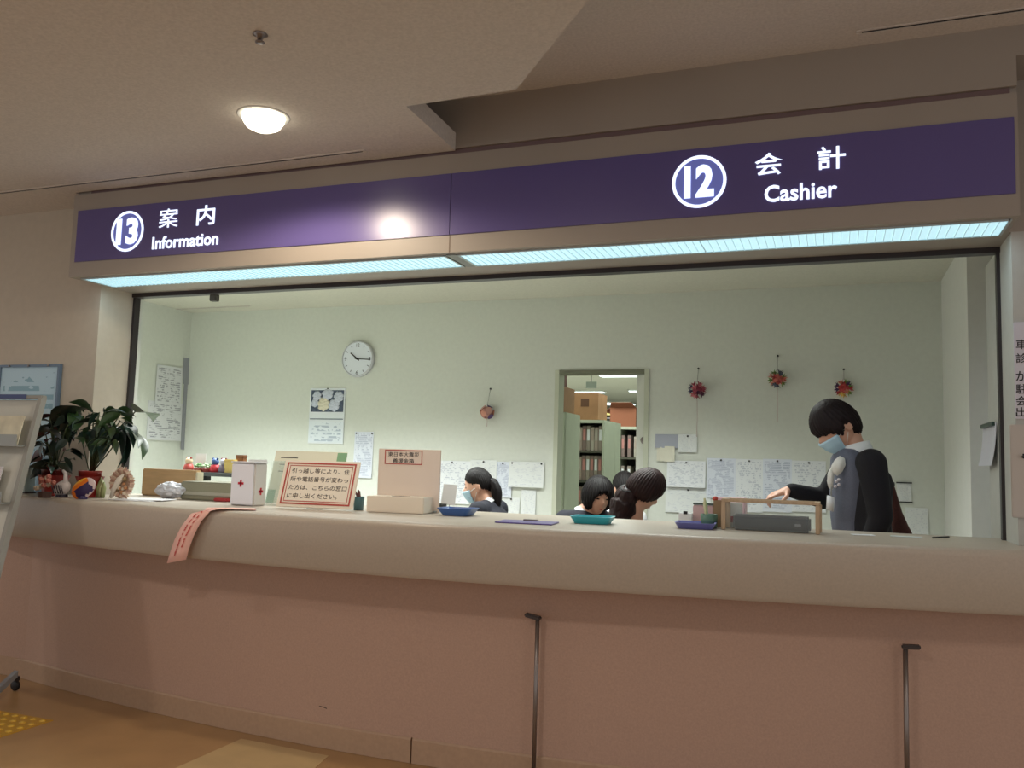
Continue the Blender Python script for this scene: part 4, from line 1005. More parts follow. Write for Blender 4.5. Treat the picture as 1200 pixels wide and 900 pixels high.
# dried wreath / pleated fan
p = on(137, 586)
t = thing('dried_wreath', 'round pinkish beige dried flower wreath on the counter beside the plants', 'ornament', (p.x, p.y + .03, ZC))
R = .075
random.seed(12)
bm = B(); n = 34
ob('backing', lathe(B(), [(0, -.012), (R * .8, -.012), (R * .85, 0), (R * .8, .006), (0, .008)], 28, (0, 0, R + .006), 'y'), mat('wreath_beige', (176, 150, 128), .9, 50, .3, .5), t)
for i in range(n):
    a = 2 * math.pi * i / n; r1 = R * random.uniform(.98, 1.12); 
    bm = B(); tube(bm, [(R * .6 * math.cos(a), -.004, R + .006 + R * .6 * math.sin(a)), (R * .85 * math.cos(a), -.014, R + .006 + R * .85 * math.sin(a)), (r1 * math.cos(a), -.004, max(.003, R + .006 + r1 * math.sin(a)))], [.005, .008, .003], 5)
    ob('petal', bm, mat('wreath_%d' % (i % 3), [(200, 168, 150), (176, 140, 122), (210, 190, 168)][i % 3], .9), t)
for i in range(14):
    ob('bloom', ball(B(), (random.uniform(-.045, .05), -.014, R + random.uniform(-.05, .03)), random.uniform(.008, .014), sub=1), mat('wreath_c%d' % (i % 3), [(190, 140, 100), (150, 130, 96), (214, 200, 180)][i % 3], .9), t)
bm = B(); tube(bm, [(-.05, -.02, .01), (-.03, -.025, .05), (.0, -.022, .10), (.02, -.02, .125)], [.008, .012, .016, .004], 8); ob('ribbon', bm, mat('ribbon_white', (222, 214, 200), .6), t, True)
# white box left of the ornaments
p = aty(36, 548, 3.40)
t = thing('white_box', 'pale box with a dark base between the rack and the dark plant', 'box', (p.x, 3.36, ZC)); hh = p.z - ZC
ob('body', box(-.055, .02, 0, .06, .008, hh, .004), mat('palebox', (176, 190, 186), .5), t); ob('base', box(-.06, .025, -.004, .064, .001, .008), M_dark, t)

# ---- leaflet rack at the left edge
A = aty(49, 466, 3.02); Bt = aty(3, 640, 2.78)
dv = (Bt - A); k = (A.z - .10) / (A.z - Bt.z); Bo = A + dv * k
LX = .62
t = thing('leaflet_rack', 'grey wheeled leaflet rack leaning in front of the left end of the counter', 'rack', (Bo.x, Bo.y, 0))
o0 = Vector((Bo.x, Bo.y, 0))
def post(p0, p1, r_=.013): return ob('post', tube(B(), [p0 - o0, p1 - o0], r_, 8), mat('rack_grey', (150, 150, 144), .4, metal=.4), t, True)
fw = .024
for dx in (0, -LX):
    bm = B(); a_, b_ = A - o0 + Vector((dx, 0, 0)), Bo - o0 + Vector((dx, 0, 0))
    poly(bm, [a_ + Vector((-fw, 0, 0)), a_, b_, b_ + Vector((-fw, 0, 0))], (0, .03, .0)); ob('side_post', bm, mat('rack_grey', (150, 150, 144)), t)
ob('top_bar', box(A.x - LX - o0.x, A.x - o0.x, A.y - o0.y, A.y - o0.y + .03, A.z - .005, A.z + .012, .003), mat('rack_grey', (150, 150, 144)), t)
ob('blue_header', box(A.x - .33 - o0.x, A.x - .10 - o0.x, A.y - o0.y - .002, A.y - o0.y + .0, A.z - .004, A.z + .016), mat('header_blue', (58, 72, 120), .5), t)
bm = B(); a_, b_ = A - o0, Bo - o0
poly(bm, [a_ + Vector((-LX + fw, .022, -.01)), a_ + Vector((-fw, .022, -.01)), b_ + Vector((-fw, .022, .1)), b_ + Vector((-LX + fw, .022, .1))], (0, .006, 0)); ob('back_panel', bm, mat('rack_panel', (196, 196, 186), .6), t)
dn = dv.normalized()
for i, s_ in enumerate((.17, .36, .56, .76)):
    c = A + dv * (s_ * k * 1.0) - o0
    bm = B(); bx(bm, c.x - LX + fw, c.x - fw, c.y - .05, c.y - .046, c.z, c.z + .05); bx(bm, c.x - LX + fw, c.x - fw, c.y - .05, c.y + .02, c.z - .004, c.z)
    ob('pocket', bm, mat('pocket_clear', (150, 156, 154), .3), t)
p = on(18, 803, .028)
cst = Vector((p.x, p.y, .028))
bm = B(); poly(bm, [(b_.x - .015, b_.y, .07), (b_.x + .012, b_.y, .07), (cst.x - o0.x + .012, cst.y - o0.y, .07), (cst.x - o0.x - .015, cst.y - o0.y, .07)], (0, 0, .03)); ob('base_bar', bm, mat('rack_blue', (150, 166, 182), .4), t)
ob('base_bar', box(b_.x - LX, b_.x, b_.y - .015, b_.y + .015, .07, .10, .003), mat('rack_blue', (150, 166, 182)), t)
for q_ in (cst, Vector((Bo.x, Bo.y, .028)), Vector((Bo.x - LX, Bo.y, .028))):
    cp = q_ - o0
    bm = B(); lathe(bm, [(0, -.010), (.022, -.010), (.026, -.006), (.026, .006), (.022, .010), (0, .010)], 20, (cp.x, cp.y, .0275), 'y'); w_ = ob('caster', bm, M_black, t, True)
    ob('fork', box(cp.x - .012, cp.x + .012, cp.y - .013, cp.y + .013, .05, .072), M_dark, w_)
def leaflet(i, s_, dx, wd, ht, m, label):
    c = A + dv * (s_ * k) + Vector((dx, -.012, 0)); t = thing('leaflet', label, 'leaflet', c + Vector((0, -.012, .002)), 0, 'leaflets in the rack'); up = -dn
    bm = B(); 
    poly(bm, [Vector((0, 0, 0)), Vector((wd, 0, 0)), Vector((wd, 0, 0)) + up * ht, up * ht], (0, .006, 0)); ob('cover', bm, m, t)
    return t
leaflet(0, .17, -.29, .24, .15, mat('leaf_cream', (206, 200, 176), .6, 14, .15), 'cream leaflets in the top pocket of the rack')
leaflet(1, .36, -.30, .20, .17, print_mat('leaf_print', (206, 204, 206), (130, 130, 140), 9, 3, .5, 5.), 'white printed leaflets in the second pocket of the rack')
leaflet(2, .56, -.31, .22, .17, print_mat('leaf_print2', (190, 190, 196), (140, 90, 100), 7, 3, .5, 9.), 'grey and red leaflets in the third pocket of the rack')

# ---- cane hooks standing by the counter base
def cane(px, py, hx, dirx, label):
    Y = bY(aty(px, py, 3.2).x) - .05
    p = aty(px, py + 3, Y); t = thing('cane_holder', label, 'cane holder', (p.x, Y, 0), 0, 'slim cane holders along the counter base')
    ob('pole', tube(B(), [(0, 0, .006), (0, 0, p.z)], .0085, 12), M_steel, t, True)
    q = aty(hx, py, Y); L = (q.x - p.x)
    x0, x1 = sorted((-.012 * dirx, L))
    ob('hook_arm', box(x0, x1, -.014, .014, p.z - .001, p.z + .014, .004, M=Matrix.Translation((0, 0, p.z)) @ Matrix.Rotation(.16 if dirx < 0 else -.06, 4, 'Y') @ Matrix.Translation((0, 0, -p.z))), mat('hook_dark', (74, 66, 64), .4, metal=.5), t)
    ob('foot_plate', lathe(B(), [(.03, .001), (.03, .006), (0, .007)], 20), M_steel, t)
cane(630, 723, 615, -1, 'slim grey cane holder with its arm to the left, at the counter middle')
cane(1061, 757, 1079, 1, 'slim grey cane holder with its arm to the right, at the counter right')
# ------------------------------------------------------------------ people
def g_(x): return math.exp(-x * x)
def headpt(n, k=1.0):
    nx, ny, nz = n
    x, y, z = .093 * nx, .074 * ny, .116 * nz
    if nz < 0:
        q = -nz; y *= 1 - .34 * q * q; x = x * (1 - .42 * q) if nx < 0 else x * (1 - .05 * q); x += .014 * q
    if nx > 0:
        x += .020 * g_(ny / .13) * g_((nz + .14) / .15) * (1 if nx > .5 else 0)
        x += .008 * g_(ny / .10) * g_((nz + .0) / .14)
        for s in (-1, 1): x -= .009 * g_((ny - s * .36) / .17) * g_((nz - .06) / .11)
        x += .005 * g_(ny / .24) * g_((nz + .46) / .05) + .005 * g_(ny / .22) * g_((nz + .56) / .05)
        x += .007 * g_(ny / .3) * g_((nz + .82) / .14)
    return Vector((x * k, y * k, z * k))
def add_head(bm, M):
    r = bmesh.ops.create_icosphere(bm, subdivisions=5, radius=1)
    for v in r['verts']: v.co = M @ headpt(v.co.normalized())
    for s in (-1, 1):
        ball(bm, (0, 0, 0), 1, sub=2)
        bm.verts.ensure_lookup_table()
        for v in bm.verts[-42 * 1:] if False else []: pass
def add_ear(bm, M, s):
    r = bmesh.ops.create_icosphere(bm, subdivisions=3, radius=1)
    for v in r['verts']:
        c = v.co; v.co = M @ Vector((-.012 + c.x * .019 + .004 * c.z, s * (.071 + .010 * abs(c.x)) + c.y * .008, -.008 + c.z * .031))
def capsule(bm, p0, r0, p1, r1, ux=None, f0=1., f1=1., n=16):
    """tapered limb segment; ux/f widen the cross-section along ux"""
    p0, p1 = Vector(p0), Vector(p1); d = (p1 - p0); L = d.length; d.normalize()
    if ux is None: u, v = frame_of(d)
    else:
        u = Vector(ux); u = (u - d * u.dot(d)).normalized(); v = d.cross(u)
    rings = []
    def ring(p, r, f): rings.append([bm.verts.new(p + u * math.cos(2 * math.pi * k / n) * r * f + v * math.sin(2 * math.pi * k / n) * r) for k in range(n)])
    for a in (-1.35, -.9, -.45): ring(p0 + d * r0 * math.sin(a), r0 * math.cos(a), f0)
    for i in range(5): t = i / 4; ring(p0.lerp(p1, t), r0 + (r1 - r0) * t, f0 + (f1 - f0) * t)
    for a in (.45, .9, 1.35): ring(p1 + d * r1 * math.sin(a), r1 * math.cos(a), f1)
    for a, b in zip(rings, rings[1:]):
        for k in range(n): bm.faces.new((a[k], a[(k + 1) % n], b[(k + 1) % n], b[k]))
    bm.faces.new(rings[0][::-1]); bm.faces.new(rings[-1])
def remesh(bm, vox, smooth=3, fac=.5):
    bmesh.ops.recalc_face_normals(bm, faces=bm.faces[:])
    me = bpy.data.meshes.new('tmp'); bm.to_mesh(me); bm.free(); o = bpy.data.objects.new('tmp', me); C.objects.link(o)
    r = o.modifiers.new('r', 'REMESH'); r.mode = 'VOXEL'; r.voxel_size = vox
    if smooth: s = o.modifiers.new('s', 'SMOOTH'); s.factor = fac; s.iterations = smooth
    bpy.context.view_layer.update(); m2 = bpy.data.meshes.new_from_object(o.evaluated_get(bpy.context.evaluated_depsgraph_get()))
    bpy.data.objects.remove(o); bpy.data.meshes.remove(me); m2.materials.clear(); return m2
def local(me, t): me.transform(Matrix.Translation(-t.location)); return me
def hand(bm, wrist, d, palm_n, curl=.3, s=1., point=False):
    """palm and five fingers; d = direction of the fingers, palm_n = direction the palm faces"""
    d = Vector(d).normalized(); pn = Vector(palm_n); pn = (pn - d * pn.dot(d)).normalized(); side = d.cross(pn)
    w0 = Vector(wrist); k0 = w0 + d * .075 * s
    capsule(bm, w0, .021 * s, w0 + d * .03 * s, .018 * s, side, 1.2, 1.7); capsule(bm, w0 + d * .03 * s, .016 * s, k0, .012 * s, side, 1.9, 2.7)
    for i, (off, L, r_) in enumerate(((.028, .066, .0085), (.010, .074, .0088), (-.009, .069, .0084), (-.026, .054, .0075))):
        c = curl if not point else (.08 if i == 0 else curl + .25)
        p = k0 + side * off * s; a = c * .5; dirv = d + side * off * 3.0
        for j, fr in enumerate((.45, .32, .23)):
            dd = (dirv.normalized() * math.cos(a) + pn * math.sin(a)); q = p + dd * L * fr * s
            capsule(bm, p, r_ * s * (1 - .08 * j), q, r_ * s * (.92 - .09 * j), n=10); p = q; a += c
    th = w0 + d * .02 * s + side * .024 * s; t1 = th + (d * .5 + side * .7 + pn * .35).normalized() * .036 * s; t2 = t1 + (d * .85 + side * .2 + pn * .35).normalized() * .030 * s
    capsule(bm, th, .012 * s, t1, .0105 * s, n=10); capsule(bm, t1, .0105 * s, t2, .0085 * s, n=10)
def hair_shell(M, prof, off, name, m, t, ridge=.002, freq=38, bob=None, seed=0, vol=(1, 1, 1), taper=.45):
    """closed hair volume: bottom hair line (nz) given against azimuth 0 front .. 180 back"""
    bm = B(); bmesh.ops.create_icosphere(bm, subdivisions=6, radius=1)
    az = [p[0] for p in prof]; zz = [p[1] for p in prof]
    for v in bm.verts:
        n = v.co.normalized(); a = math.degrees(math.atan2(abs(n.y), n.x)); lim = np.interp(a, az, zz)
        lim += .02 * math.sin(a * .31 + seed) + .012 * math.sin(a * 3.1) + .03 * math.sin(a * .55 + seed) + .02 * math.sin(a * 1.7 + (2 if n.y > 0 else 0))
        k = max(0, min(1, (n.z - lim) / .09)); k = k * k * (3 - 2 * k)
        th = math.atan2(n.y, n.x)
        o_ = off * (1 + .25 * max(0, n.z)) if callable(off) is False else off(n)
        rg = ridge * (math.sin(th * freq + 6 * n.z + seed) + .6 * math.sin(th * freq * 2.3 + 3 * n.z)) * (1 - .7 * abs(n.z) ** 3)
        base = headpt(n)
        # smooth the features away under hair
        o_ *= .35 + .65 * max(0, min(1, (n.z - lim) / taper)); rg *= max(.2, min(1, (n.z - lim) / taper))
        plain = Vector((.093 * n.x, .074 * n.y * (1 - .2 * max(0, -n.z)), .116 * n.z))
        p = plain.lerp(base, .3) * 1.0 + Vector((n.x * vol[0], n.y * vol[1], n.z * vol[2])) * (o_ + rg)
        inner = base * .93
        v.co = M @ inner.lerp(p, k)
    bmesh.ops.translate(bm, verts=bm.verts[:], vec=-t.location)
    return ob(name, bm, m, t, True)
def head_matrix(c, f, up=(0, 0, 1), s=1.):
    f = Vector(f).normalized(); u = Vector(up); u = (u - f * u.dot(f)).normalized(); l = u.cross(f)
    return Matrix(((f.x * s, l.x * s, u.x * s, c[0]), (f.y * s, l.y * s, u.y * s, c[1]), (f.z * s, l.z * s, u.z * s, c[2]), (0, 0, 0, 1)))
def face_bits(t, M, mask=False, lips=True):
    for s in (-1, 1):
        n = Vector((.86, s * .36, .05)).normalized(); p = headpt(n)
        bm = B(); ball(bm, (0, 0, 0), .011, .016, .0055, 2); 
        bmesh.ops.transform(bm, matrix=Matrix.Translation(-t.location) @ M @ Matrix.Translation(p + Vector((-.0035, 0, 0))), verts=bm.verts[:]); ob('eye', bm, mat('eye_dark', (30, 22, 22), .2), t, True)
        pts = []
        for q in (-.5, 0, .5):
            nn = Vector((.84, s * (.36 + q * .30), .27 - .10 * q * q)).normalized(); pts.append(M @ (headpt(nn) * 1.012) - t.location)
        ob('eyebrow', tube(B(), pts, [.0018, .0028, .0015], 6), mat('brow', (44, 30, 28), .8), t, True)
    if lips and not mask:
        pts = [M @ (headpt(Vector((.84, q * .22, -.50 + .02 * abs(q))).normalized()) * 1.006) - t.location for q in (-1, -.5, 0, .5, 1)]
        ob('lips', tube(B(), pts, [.001, .0042, .005, .0042, .001], 8), mat('lips', (176, 96, 92), .5), t, True)
    if mask:
        bm = B(); G = []
        nu, nv = 14, 9
        for j in range(nv + 1):
            row = []
            el = math.radians(-7 - 50 * j / nv)
            for i in range(nu + 1):
                a = math.radians(-62 + 124 * i / nu); n = Vector((math.cos(a) * math.cos(el), math.sin(a) * math.cos(el), math.sin(el)))
                b_ = headpt(n); plain = Vector((.093 * n.x, .074 * n.y, .112 * n.z)); c = abs(a) / 1.08
                p = b_.lerp(Vector((.104 * n.x + .016 * (1 - c), .074 * n.y, .112 * n.z)), .75 * (1 - c ** 3)) + n * (.006 + .0012 * math.sin(j * 2.2))
                row.append(p)
            G.append(row)
        f = [[bm.verts.new(M @ p - t.location) for p in r_] for r_ in G]; g2 = [[bm.verts.new(M @ (p * .975) - t.location) for p in r_] for r_ in G]
        for j in range(nv):
            for i in range(nu):
                bm.faces.new((f[j][i], f[j][i + 1], f[j + 1][i + 1], f[j + 1][i])); bm.faces.new((g2[j][i], g2[j + 1][i], g2[j + 1][i + 1], g2[j][i + 1]))
        for j in range(nv):
            bm.faces.new((f[j][0], f[j + 1][0], g2[j + 1][0], g2[j][0])); bm.faces.new((f[j][nu], g2[j][nu], g2[j + 1][nu], f[j + 1][nu]))
        for i in range(nu):
            bm.faces.new((f[0][i], g2[0][i], g2[0][i + 1], f[0][i + 1])); bm.faces.new((f[nv][i], f[nv][i + 1], g2[nv][i + 1], g2[nv][i]))
        bmesh.ops.recalc_face_normals(bm, faces=bm.faces[:])
        mk = ob('mask', bm, M_mask, t, True)
        for s in (-1, 1):
            e = Vector((-.022, s * .078, .002))
            for j in (1, nv - 1):
                q = G[j][nu if s > 0 else 0]; mid = q.lerp(e, .5) + Vector((0, s * .008, 0))
                ob('ear_loop', tube(B(), [M @ q - t.location, M @ mid - t.location, M @ e - t.location], .0016, 6), M_white, mk, True)
def collar(t, c, r_, nrm, h=.03, m=None, gap=None):
    """turned-down shirt collar: a flaring band around the neck, open in front"""
    bm = B(); nrm = Vector(nrm).normalized(); f = Vector(gap).normalized(); f = (f - nrm * f.dot(nrm)).normalized(); s = nrm.cross(f); rows = []
    n = 28
    for i in range(n + 1):
        a = .25 + (2 * math.pi - .5) * i / n; d = f * math.cos(a) + s * math.sin(a)
        fr = .5 + .5 * math.cos(a); drop = .018 * fr
        rows.append([bm.verts.new(Vector(c) + d * r_ * k + nrm * z - nrm * drop - t.location) for k, z in ((1.0, -.005), (1.04, h), (1.10, h), (1.30 + .25 * fr, -h * .5 - .02 * fr), (1.24 + .2 * fr, -h * .6 - .02 * fr), (1.06, h * .6))])
    for a, b in zip(rows, rows[1:]):
        for k in range(6): bm.faces.new((a[k], a[(k + 1) % 6], b[(k + 1) % 6], b[k]))
    bm.faces.new(rows[0]); bm.faces.new(rows[-1][::-1]); bmesh.ops.recalc_face_normals(bm, faces=bm.faces[:])
    return ob('collar', bm, m or M_shirt, t, True)

def seated(label, hc, f, up, body_f, neck, jacket_m, hair, mask=False, lean=.12, vox=.007, s=1., shirt=None):
    """hc head centre, f gaze, body_f the way the body faces (horizontal), neck = base of the neck"""
    bf = Vector((body_f[0], body_f[1], 0)).normalized(); sd = Vector((0, 0, 1)).cross(bf); hc = Vector(hc); nk = Vector(neck)
    hip = Vector((nk.x, nk.y, 0)) - bf * lean; hip.z = .52
    t = thing('person', label, 'person', (hip.x, hip.y, 0))
    M = head_matrix(hc, f, up, s); bm = B()
    r = bmesh.ops.create_icosphere(bm, subdivisions=5, radius=1)
    for v in r['verts']: v.co = M @ headpt(v.co.normalized())
    for e in (-1, 1): add_ear(bm, M, e)
    skull = M @ Vector((-.02, 0, -.06))
    capsule(bm, nk - Vector((0, 0, .02)), .052, skull, .047)
    ch = nk.lerp(hip, .30); wa = nk.lerp(hip, .68)
    capsule(bm, nk - Vector((0, 0, .07)), .07, ch, .095, sd, 1.7, 1.45); capsule(bm, ch, .095, wa, .085, sd, 1.45, 1.25); capsule(bm, wa, .085, hip, .105, sd, 1.25, 1.5)
    sh = []
    for e in (-1, 1):
        a = nk - Vector((0, 0, .062)) + sd * e * .150; el = a - Vector((0, 0, .24)) + bf * .06 + sd * e * .05; wr = el + bf * .21 - sd * e * .08 + Vector((0, 0, .0)); sh.append((a, el, wr))
        capsule(bm, nk - Vector((0, 0, .05)), .05, a, .05); capsule(bm, a, .048, el, .037); capsule(bm, el, .037, wr, .024)
        hand(bm, wr, bf * .9 - sd * e * .3 - Vector((0, 0, .1)), (0, 0, -1), .35)
        h0 = hip + sd * e * .09; kn = h0 + bf * .42 + Vector((0, 0, -.02)); an = kn + bf * .0 + Vector((0, 0, -.40))
        an.z = .075; capsule(bm, h0, .082, kn, .055); capsule(bm, kn, .053, an, .034); capsule(bm, an, .034, Vector((an.x, an.y, .035)) + bf * .14, .026)
    ob('body', local(remesh(bm, vox, 2), t), M_skin, t, True)
    # jacket
    bm = B()
    capsule(bm, nk - Vector((0, 0, .068)), .080, ch, .108, sd, 1.5, 1.42); capsule(bm, ch, .108, wa, .10, sd, 1.42, 1.25); capsule(bm, wa, .10, hip + Vector((0, 0, -.0)), .118, sd, 1.25, 1.5)
    for a, el, wr in sh:
        capsule(bm, nk - Vector((0, 0, .050)), .050, a, .060); capsule(bm, a, .062, el, .05); capsule(bm, el, .05, el.lerp(wr, .9), .036)
    ob('jacket', local(remesh(bm, vox, 3), t), jacket_m, t, True)
    bm = B()
    for e in (-1, 1):
        h0 = hip + sd * e * .07; capsule(bm, h0, .105, h0 + bf * .38, .075)
    ob('skirt', local(remesh(bm, .012, 3), t), M_navy, t, True)
    for e in (-1, 1):
        kn = hip + sd * e * .09 + bf * .42; bm = B(); capsule(bm, Vector((kn.x, kn.y, .042)) - bf * .02, .036, Vector((kn.x, kn.y, .034)) + bf * .15, .030)
        ob('shoe', local(remesh(bm, .008, 1), t), M_black, t, True)
    collar(t, nk + (skull - nk) * .12 - Vector((0, 0, .03)), .050, (skull - nk).normalized() + Vector((0, 0, .3)), .026, shirt, bf)
    face_bits(t, M, mask)
    hair(t, M)
    return t, M
def ponytail(t, M, root, pts, rad, m, tie=None):
    bm = B()
    P0 = [M @ Vector(root)] + [Vector(p) for p in pts]
    random.seed(4)
    # smooth path
    Q = []
    for i in range(len(P0) - 1):
        a = P0[max(0, i - 1)]; b = P0[i]; c = P0[i + 1]; d = P0[min(len(P0) - 1, i + 2)]
        for k in range(4):
            u = k / 4; Q.append(.5 * ((2 * b) + (c - a) * u + (2 * a - 5 * b + 4 * c - d) * u * u + (3 * b - a - 3 * c + d) * u ** 3))
    Q.append(P0[-1]); nQ = len(Q)
    for s_ in range(9):
        an = s_ * 2 * math.pi / 8; k = 0 if s_ == 8 else 1; pts_ = []; rr = []
        for i, q in enumerate(Q):
            u = i / (nQ - 1); w_ = np.interp(u, [0, .12, .45, .8, 1], [.35, .75, 1, .75, .12]) * rad
            d = (Q[min(i + 1, nQ - 1)] - Q[max(i - 1, 0)]).normalized(); uu, vv = frame_of(d)
            pts_.append(q + (uu * math.cos(an + u * .6) + vv * math.sin(an + u * .6)) * w_ * .5 * k - t.location); rr.append(max(.002, w_ * .56))
        tube(bm, pts_, rr, 10)
    me = remesh(bm, .004, 1)
    o = ob('ponytail', me, m, t, True)
    if tie:
        q = P0[0] - t.location; q1 = Q[1] - t.location; d = (q1 - q).normalized()
        ob('hair_tie', tube(B(), [q - d * .004, q + d * .01], rad * .55, 14), tie, o, True)
# --- chairs
def office_chair(x, y, az, label, first=[None]):
    if first[0] is None:
        t = thing('stool', label, 'stool', (x, y, 0), az, 'stools of the seated staff')
        ob('seat', lathe(B(), [(0, .365), (.15, .365), (.165, .375), (.165, .39), (.15, .398), (0, .398)], 24), mat('chair_cloth', (60, 62, 74), .9, 100, .1), t, True)
        ob('post', tube(B(), [(0, 0, .012), (0, 0, .365)], .02, 12), M_steel, t, True)
        ob('foot_disc', lathe(B(), [(.15, .001), (.15, .008), (.03, .014), (0, .014)], 24), M_black, t, True)
        first[0] = t; return t
    return dup(first[0], (x, y, 0), az, label)
def shell(prof, off, m, **kw):
    return lambda t, M: hair_shell(M, prof, off, 'hair', m, t, **kw)
PONY = [(0, .50), (35, .42), (60, .22), (80, .12), (98, .05), (115, -.25), (180, -.42)]
# 1: woman with ponytail and mask, facing left
Y = 4.9; hc = aty(561, 570, Y)
def h1(t, M):
    hair_shell(M, PONY, .011, 'hair', M_hair, t, ridge=.0012, freq=46)
    r0 = Vector((-.092, 0, .012)); p = [aty(578, 566, Y), aty(582, 577, Y), aty(582, 590, Y), aty(579, 604, Y)]
    ponytail(t, M, r0, p, .034, M_hair, M_white)
t, M = seated('seated woman with a black ponytail and a face mask, facing left', hc, (-.93, -.12, -.22), (0, 0, 1), (-1, .05), aty(573, 586, Y), M_navy, h1, mask=True, lean=.10, s=.93)
office_chair(t.location.x + .05, t.location.y, math.pi, 'round stool under the ponytailed woman facing left')
# 2: woman with bob, turned to the right
Y = 5.15; hc = aty(700, 582, Y)
def h2(t, M):
    hair_shell(M, [(0, .34), (25, .28), (42, -.05), (58, -.62), (80, -.78), (180, -.80)], .026, 'hair', M_hair, t, ridge=.003, freq=30, vol=(1.0, 1.05, .9), taper=.15)
t, M = seated('seated woman with a short black bob and bare face before the doorway', hc, (.62, -.72, -.25), (.10, 0, 1), (.8, -.55), aty(684, 597, Y), M_navy, h2, lean=.10, s=.93)
office_chair(t.location.x, t.location.y, -.6, 'round stool under the woman with the short black bob')
# 3: person behind, ear visible, white shirt
Y = 5.65; hc = aty(732, 573, Y)
def h3(t, M):
    hair_shell(M, [(0, .35), (40, .25), (65, .05), (85, -.02), (98, .0), (112, -.35), (180, -.6)], .014, 'hair', M_hair, t, ridge=.0015, freq=40)
t, M = seated('person in a white shirt with short dark hair and bare ear, half hidden behind others', hc, (-.55, .80, -.25), (0, 0, 1), (-.4, .9), aty(722, 596, Y), M_shirt, h3, lean=.08, s=.93)
office_chair(t.location.x - .03, t.location.y, .3, 'round stool under the person in the white shirt')
# 4: woman with brown tied hair seen from behind
Y = 4.62; hc = aty(755, 575, Y)
def h4(t, M):
    hair_shell(M, [(0, .40), (40, .15), (62, -.25), (82, -.50), (110, -.62), (180, -.70)], .024, 'hair', M_hairb, t, ridge=.0016, freq=40, seed=1)
    r0 = Vector((-.088, .0, -.05)); p = [aty(734, 588, Y - .03), aty(727, 601, Y - .05), aty(724, 618, Y - .06)]
    ponytail(t, M, r0, p, .082, M_hairb, M_black)
t, M = seated('woman with reddish brown tied hair seen from behind, leaning over to the right', hc, (.66, .60, -.62), (.35, .0, 1), (.9, .35), aty(742, 618, Y), M_navy, h4, lean=.16, s=.93)
office_chair(t.location.x + .02, t.location.y, .35, 'round stool under the woman seen from behind')

# 5: standing clerk
Y = 4.22
hc = aty(981, 501, Y)
t = thing('person', 'standing clerk with short dark hair, pale blue mask, grey vest and black cardigan', 'person', (aty(1008, 620, Y).x + .03, Y, 0))
f = Vector((-.74, -.38, -.60)); upv = Vector((-.35, -.05, 1)); M = head_matrix(hc, f, upv, 1.0)
nk = aty(1003, 527, Y + .01); bf = Vector((-1, -.28, 0)).normalized(); sd = Vector((0, 0, 1)).cross(bf)   # sd = her left, towards the hall
hip = Vector((aty(1010, 640, Y).x, Y + .02, .86)); ch = nk.lerp(hip, .33); ch += -bf * .015; wa = nk.lerp(hip, .68)
bm = B(); r = bmesh.ops.create_icosphere(bm, subdivisions=6, radius=1)
for v in r['verts']: v.co = M @ headpt(v.co.normalized())
for e in (-1, 1): add_ear(bm, M, e)
skull = M @ Vector((-.03, 0, -.055))
capsule(bm, nk - Vector((0, 0, .02)), .050, skull, .048)
capsule(bm, nk - Vector((-.02, 0, .07)), .068, ch, .092, sd, 1.7, 1.5); capsule(bm, ch, .092, wa, .078, sd, 1.5, 1.3); capsule(bm, wa, .078, hip, .10, sd, 1.3, 1.55)
shR = nk - Vector((-.012, 0, .062)) - sd * .150; shL = nk - Vector((-.02, 0, .062)) + sd * .150
elR = aty(966, 585, Y + .22); wrR = aty(925, 574, Y + .12)
elL = Vector((shL.x + .035, shL.y - .02, 1.03)); wrL = Vector((elL.x - .09, elL.y + .0, .80))
for a, e_, w_ in ((shR, elR, wrR), (shL, elL, wrL)):
    capsule(bm, nk - Vector((0, 0, .05)), .046, a, .047); capsule(bm, a, .046, e_, .036); capsule(bm, e_, .036, w_, .023)
tipR = aty(896, 583, Y + .07)
hand(bm, wrR, (tipR - wrR), Vector((0.15, .2, -1)), .42, 1.0, True)
hand(bm, wrL, (-.15, 0, -1), (.2, 1, 0), .3)
for e in (-1, 1):
    h0 = hip + sd * e * .085 - Vector((0, 0, .04)); kn = Vector((h0.x + .01, h0.y, .47)); an = Vector((kn.x + .015, kn.y, .08))
    capsule(bm, h0, .085, kn, .054); capsule(bm, kn, .053, an, .033); capsule(bm, an, .033, Vector((an.x, an.y, .035)) + bf * .14, .026)
ob('body', local(remesh(bm, .0045, 2), t), M_skin, t, True)
# vest (front) and cardigan (back and sleeves)
bm = B(); fo = bf * .035
capsule(bm, nk - Vector((0, 0, .060)) + fo, .074, ch + fo, .103, sd, 1.75, 1.30); capsule(bm, ch + fo, .103, wa + fo, .093, sd, 1.30, 1.15); capsule(bm, wa + fo, .093, hip, .110, sd, 1.15, 1.35)
ob('vest', local(remesh(bm, .008, 3), t), M_vest, t, True)
bm = B(); bo = -bf * .024
capsule(bm, nk - Vector((0, 0, .070)) + bo * 1.0, .076, ch + bo, .103, sd, 1.75, 1.8); capsule(bm, ch + bo, .103, wa + bo * .95, .10, sd, 1.8, 1.7); capsule(bm, wa + bo * .95, .10, hip + bo * .8 - Vector((0, 0, .05)), .120, sd, 1.7, 1.6)
for a, e_, w_, L in ((shR, elR, wrR, .93), (shL, elL, wrL, .95)):
    capsule(bm, nk - Vector((0, 0, .065)) + bo * .9, .052, a, .066); capsule(bm, a, .066, e_, .050); capsule(bm, e_, .050, e_.lerp(w_, L), .036)
ob('cardigan', local(remesh(bm, .008, 3), t), M_knit, t, True)
bm = B(); capsule(bm, hip + Vector((0, 0, .02)), .125, Vector((hip.x, hip.y, .5)), .14, sd, 1.45, 1.35); ob('skirt', local(remesh(bm, .014, 2), t), M_vest, t, True)
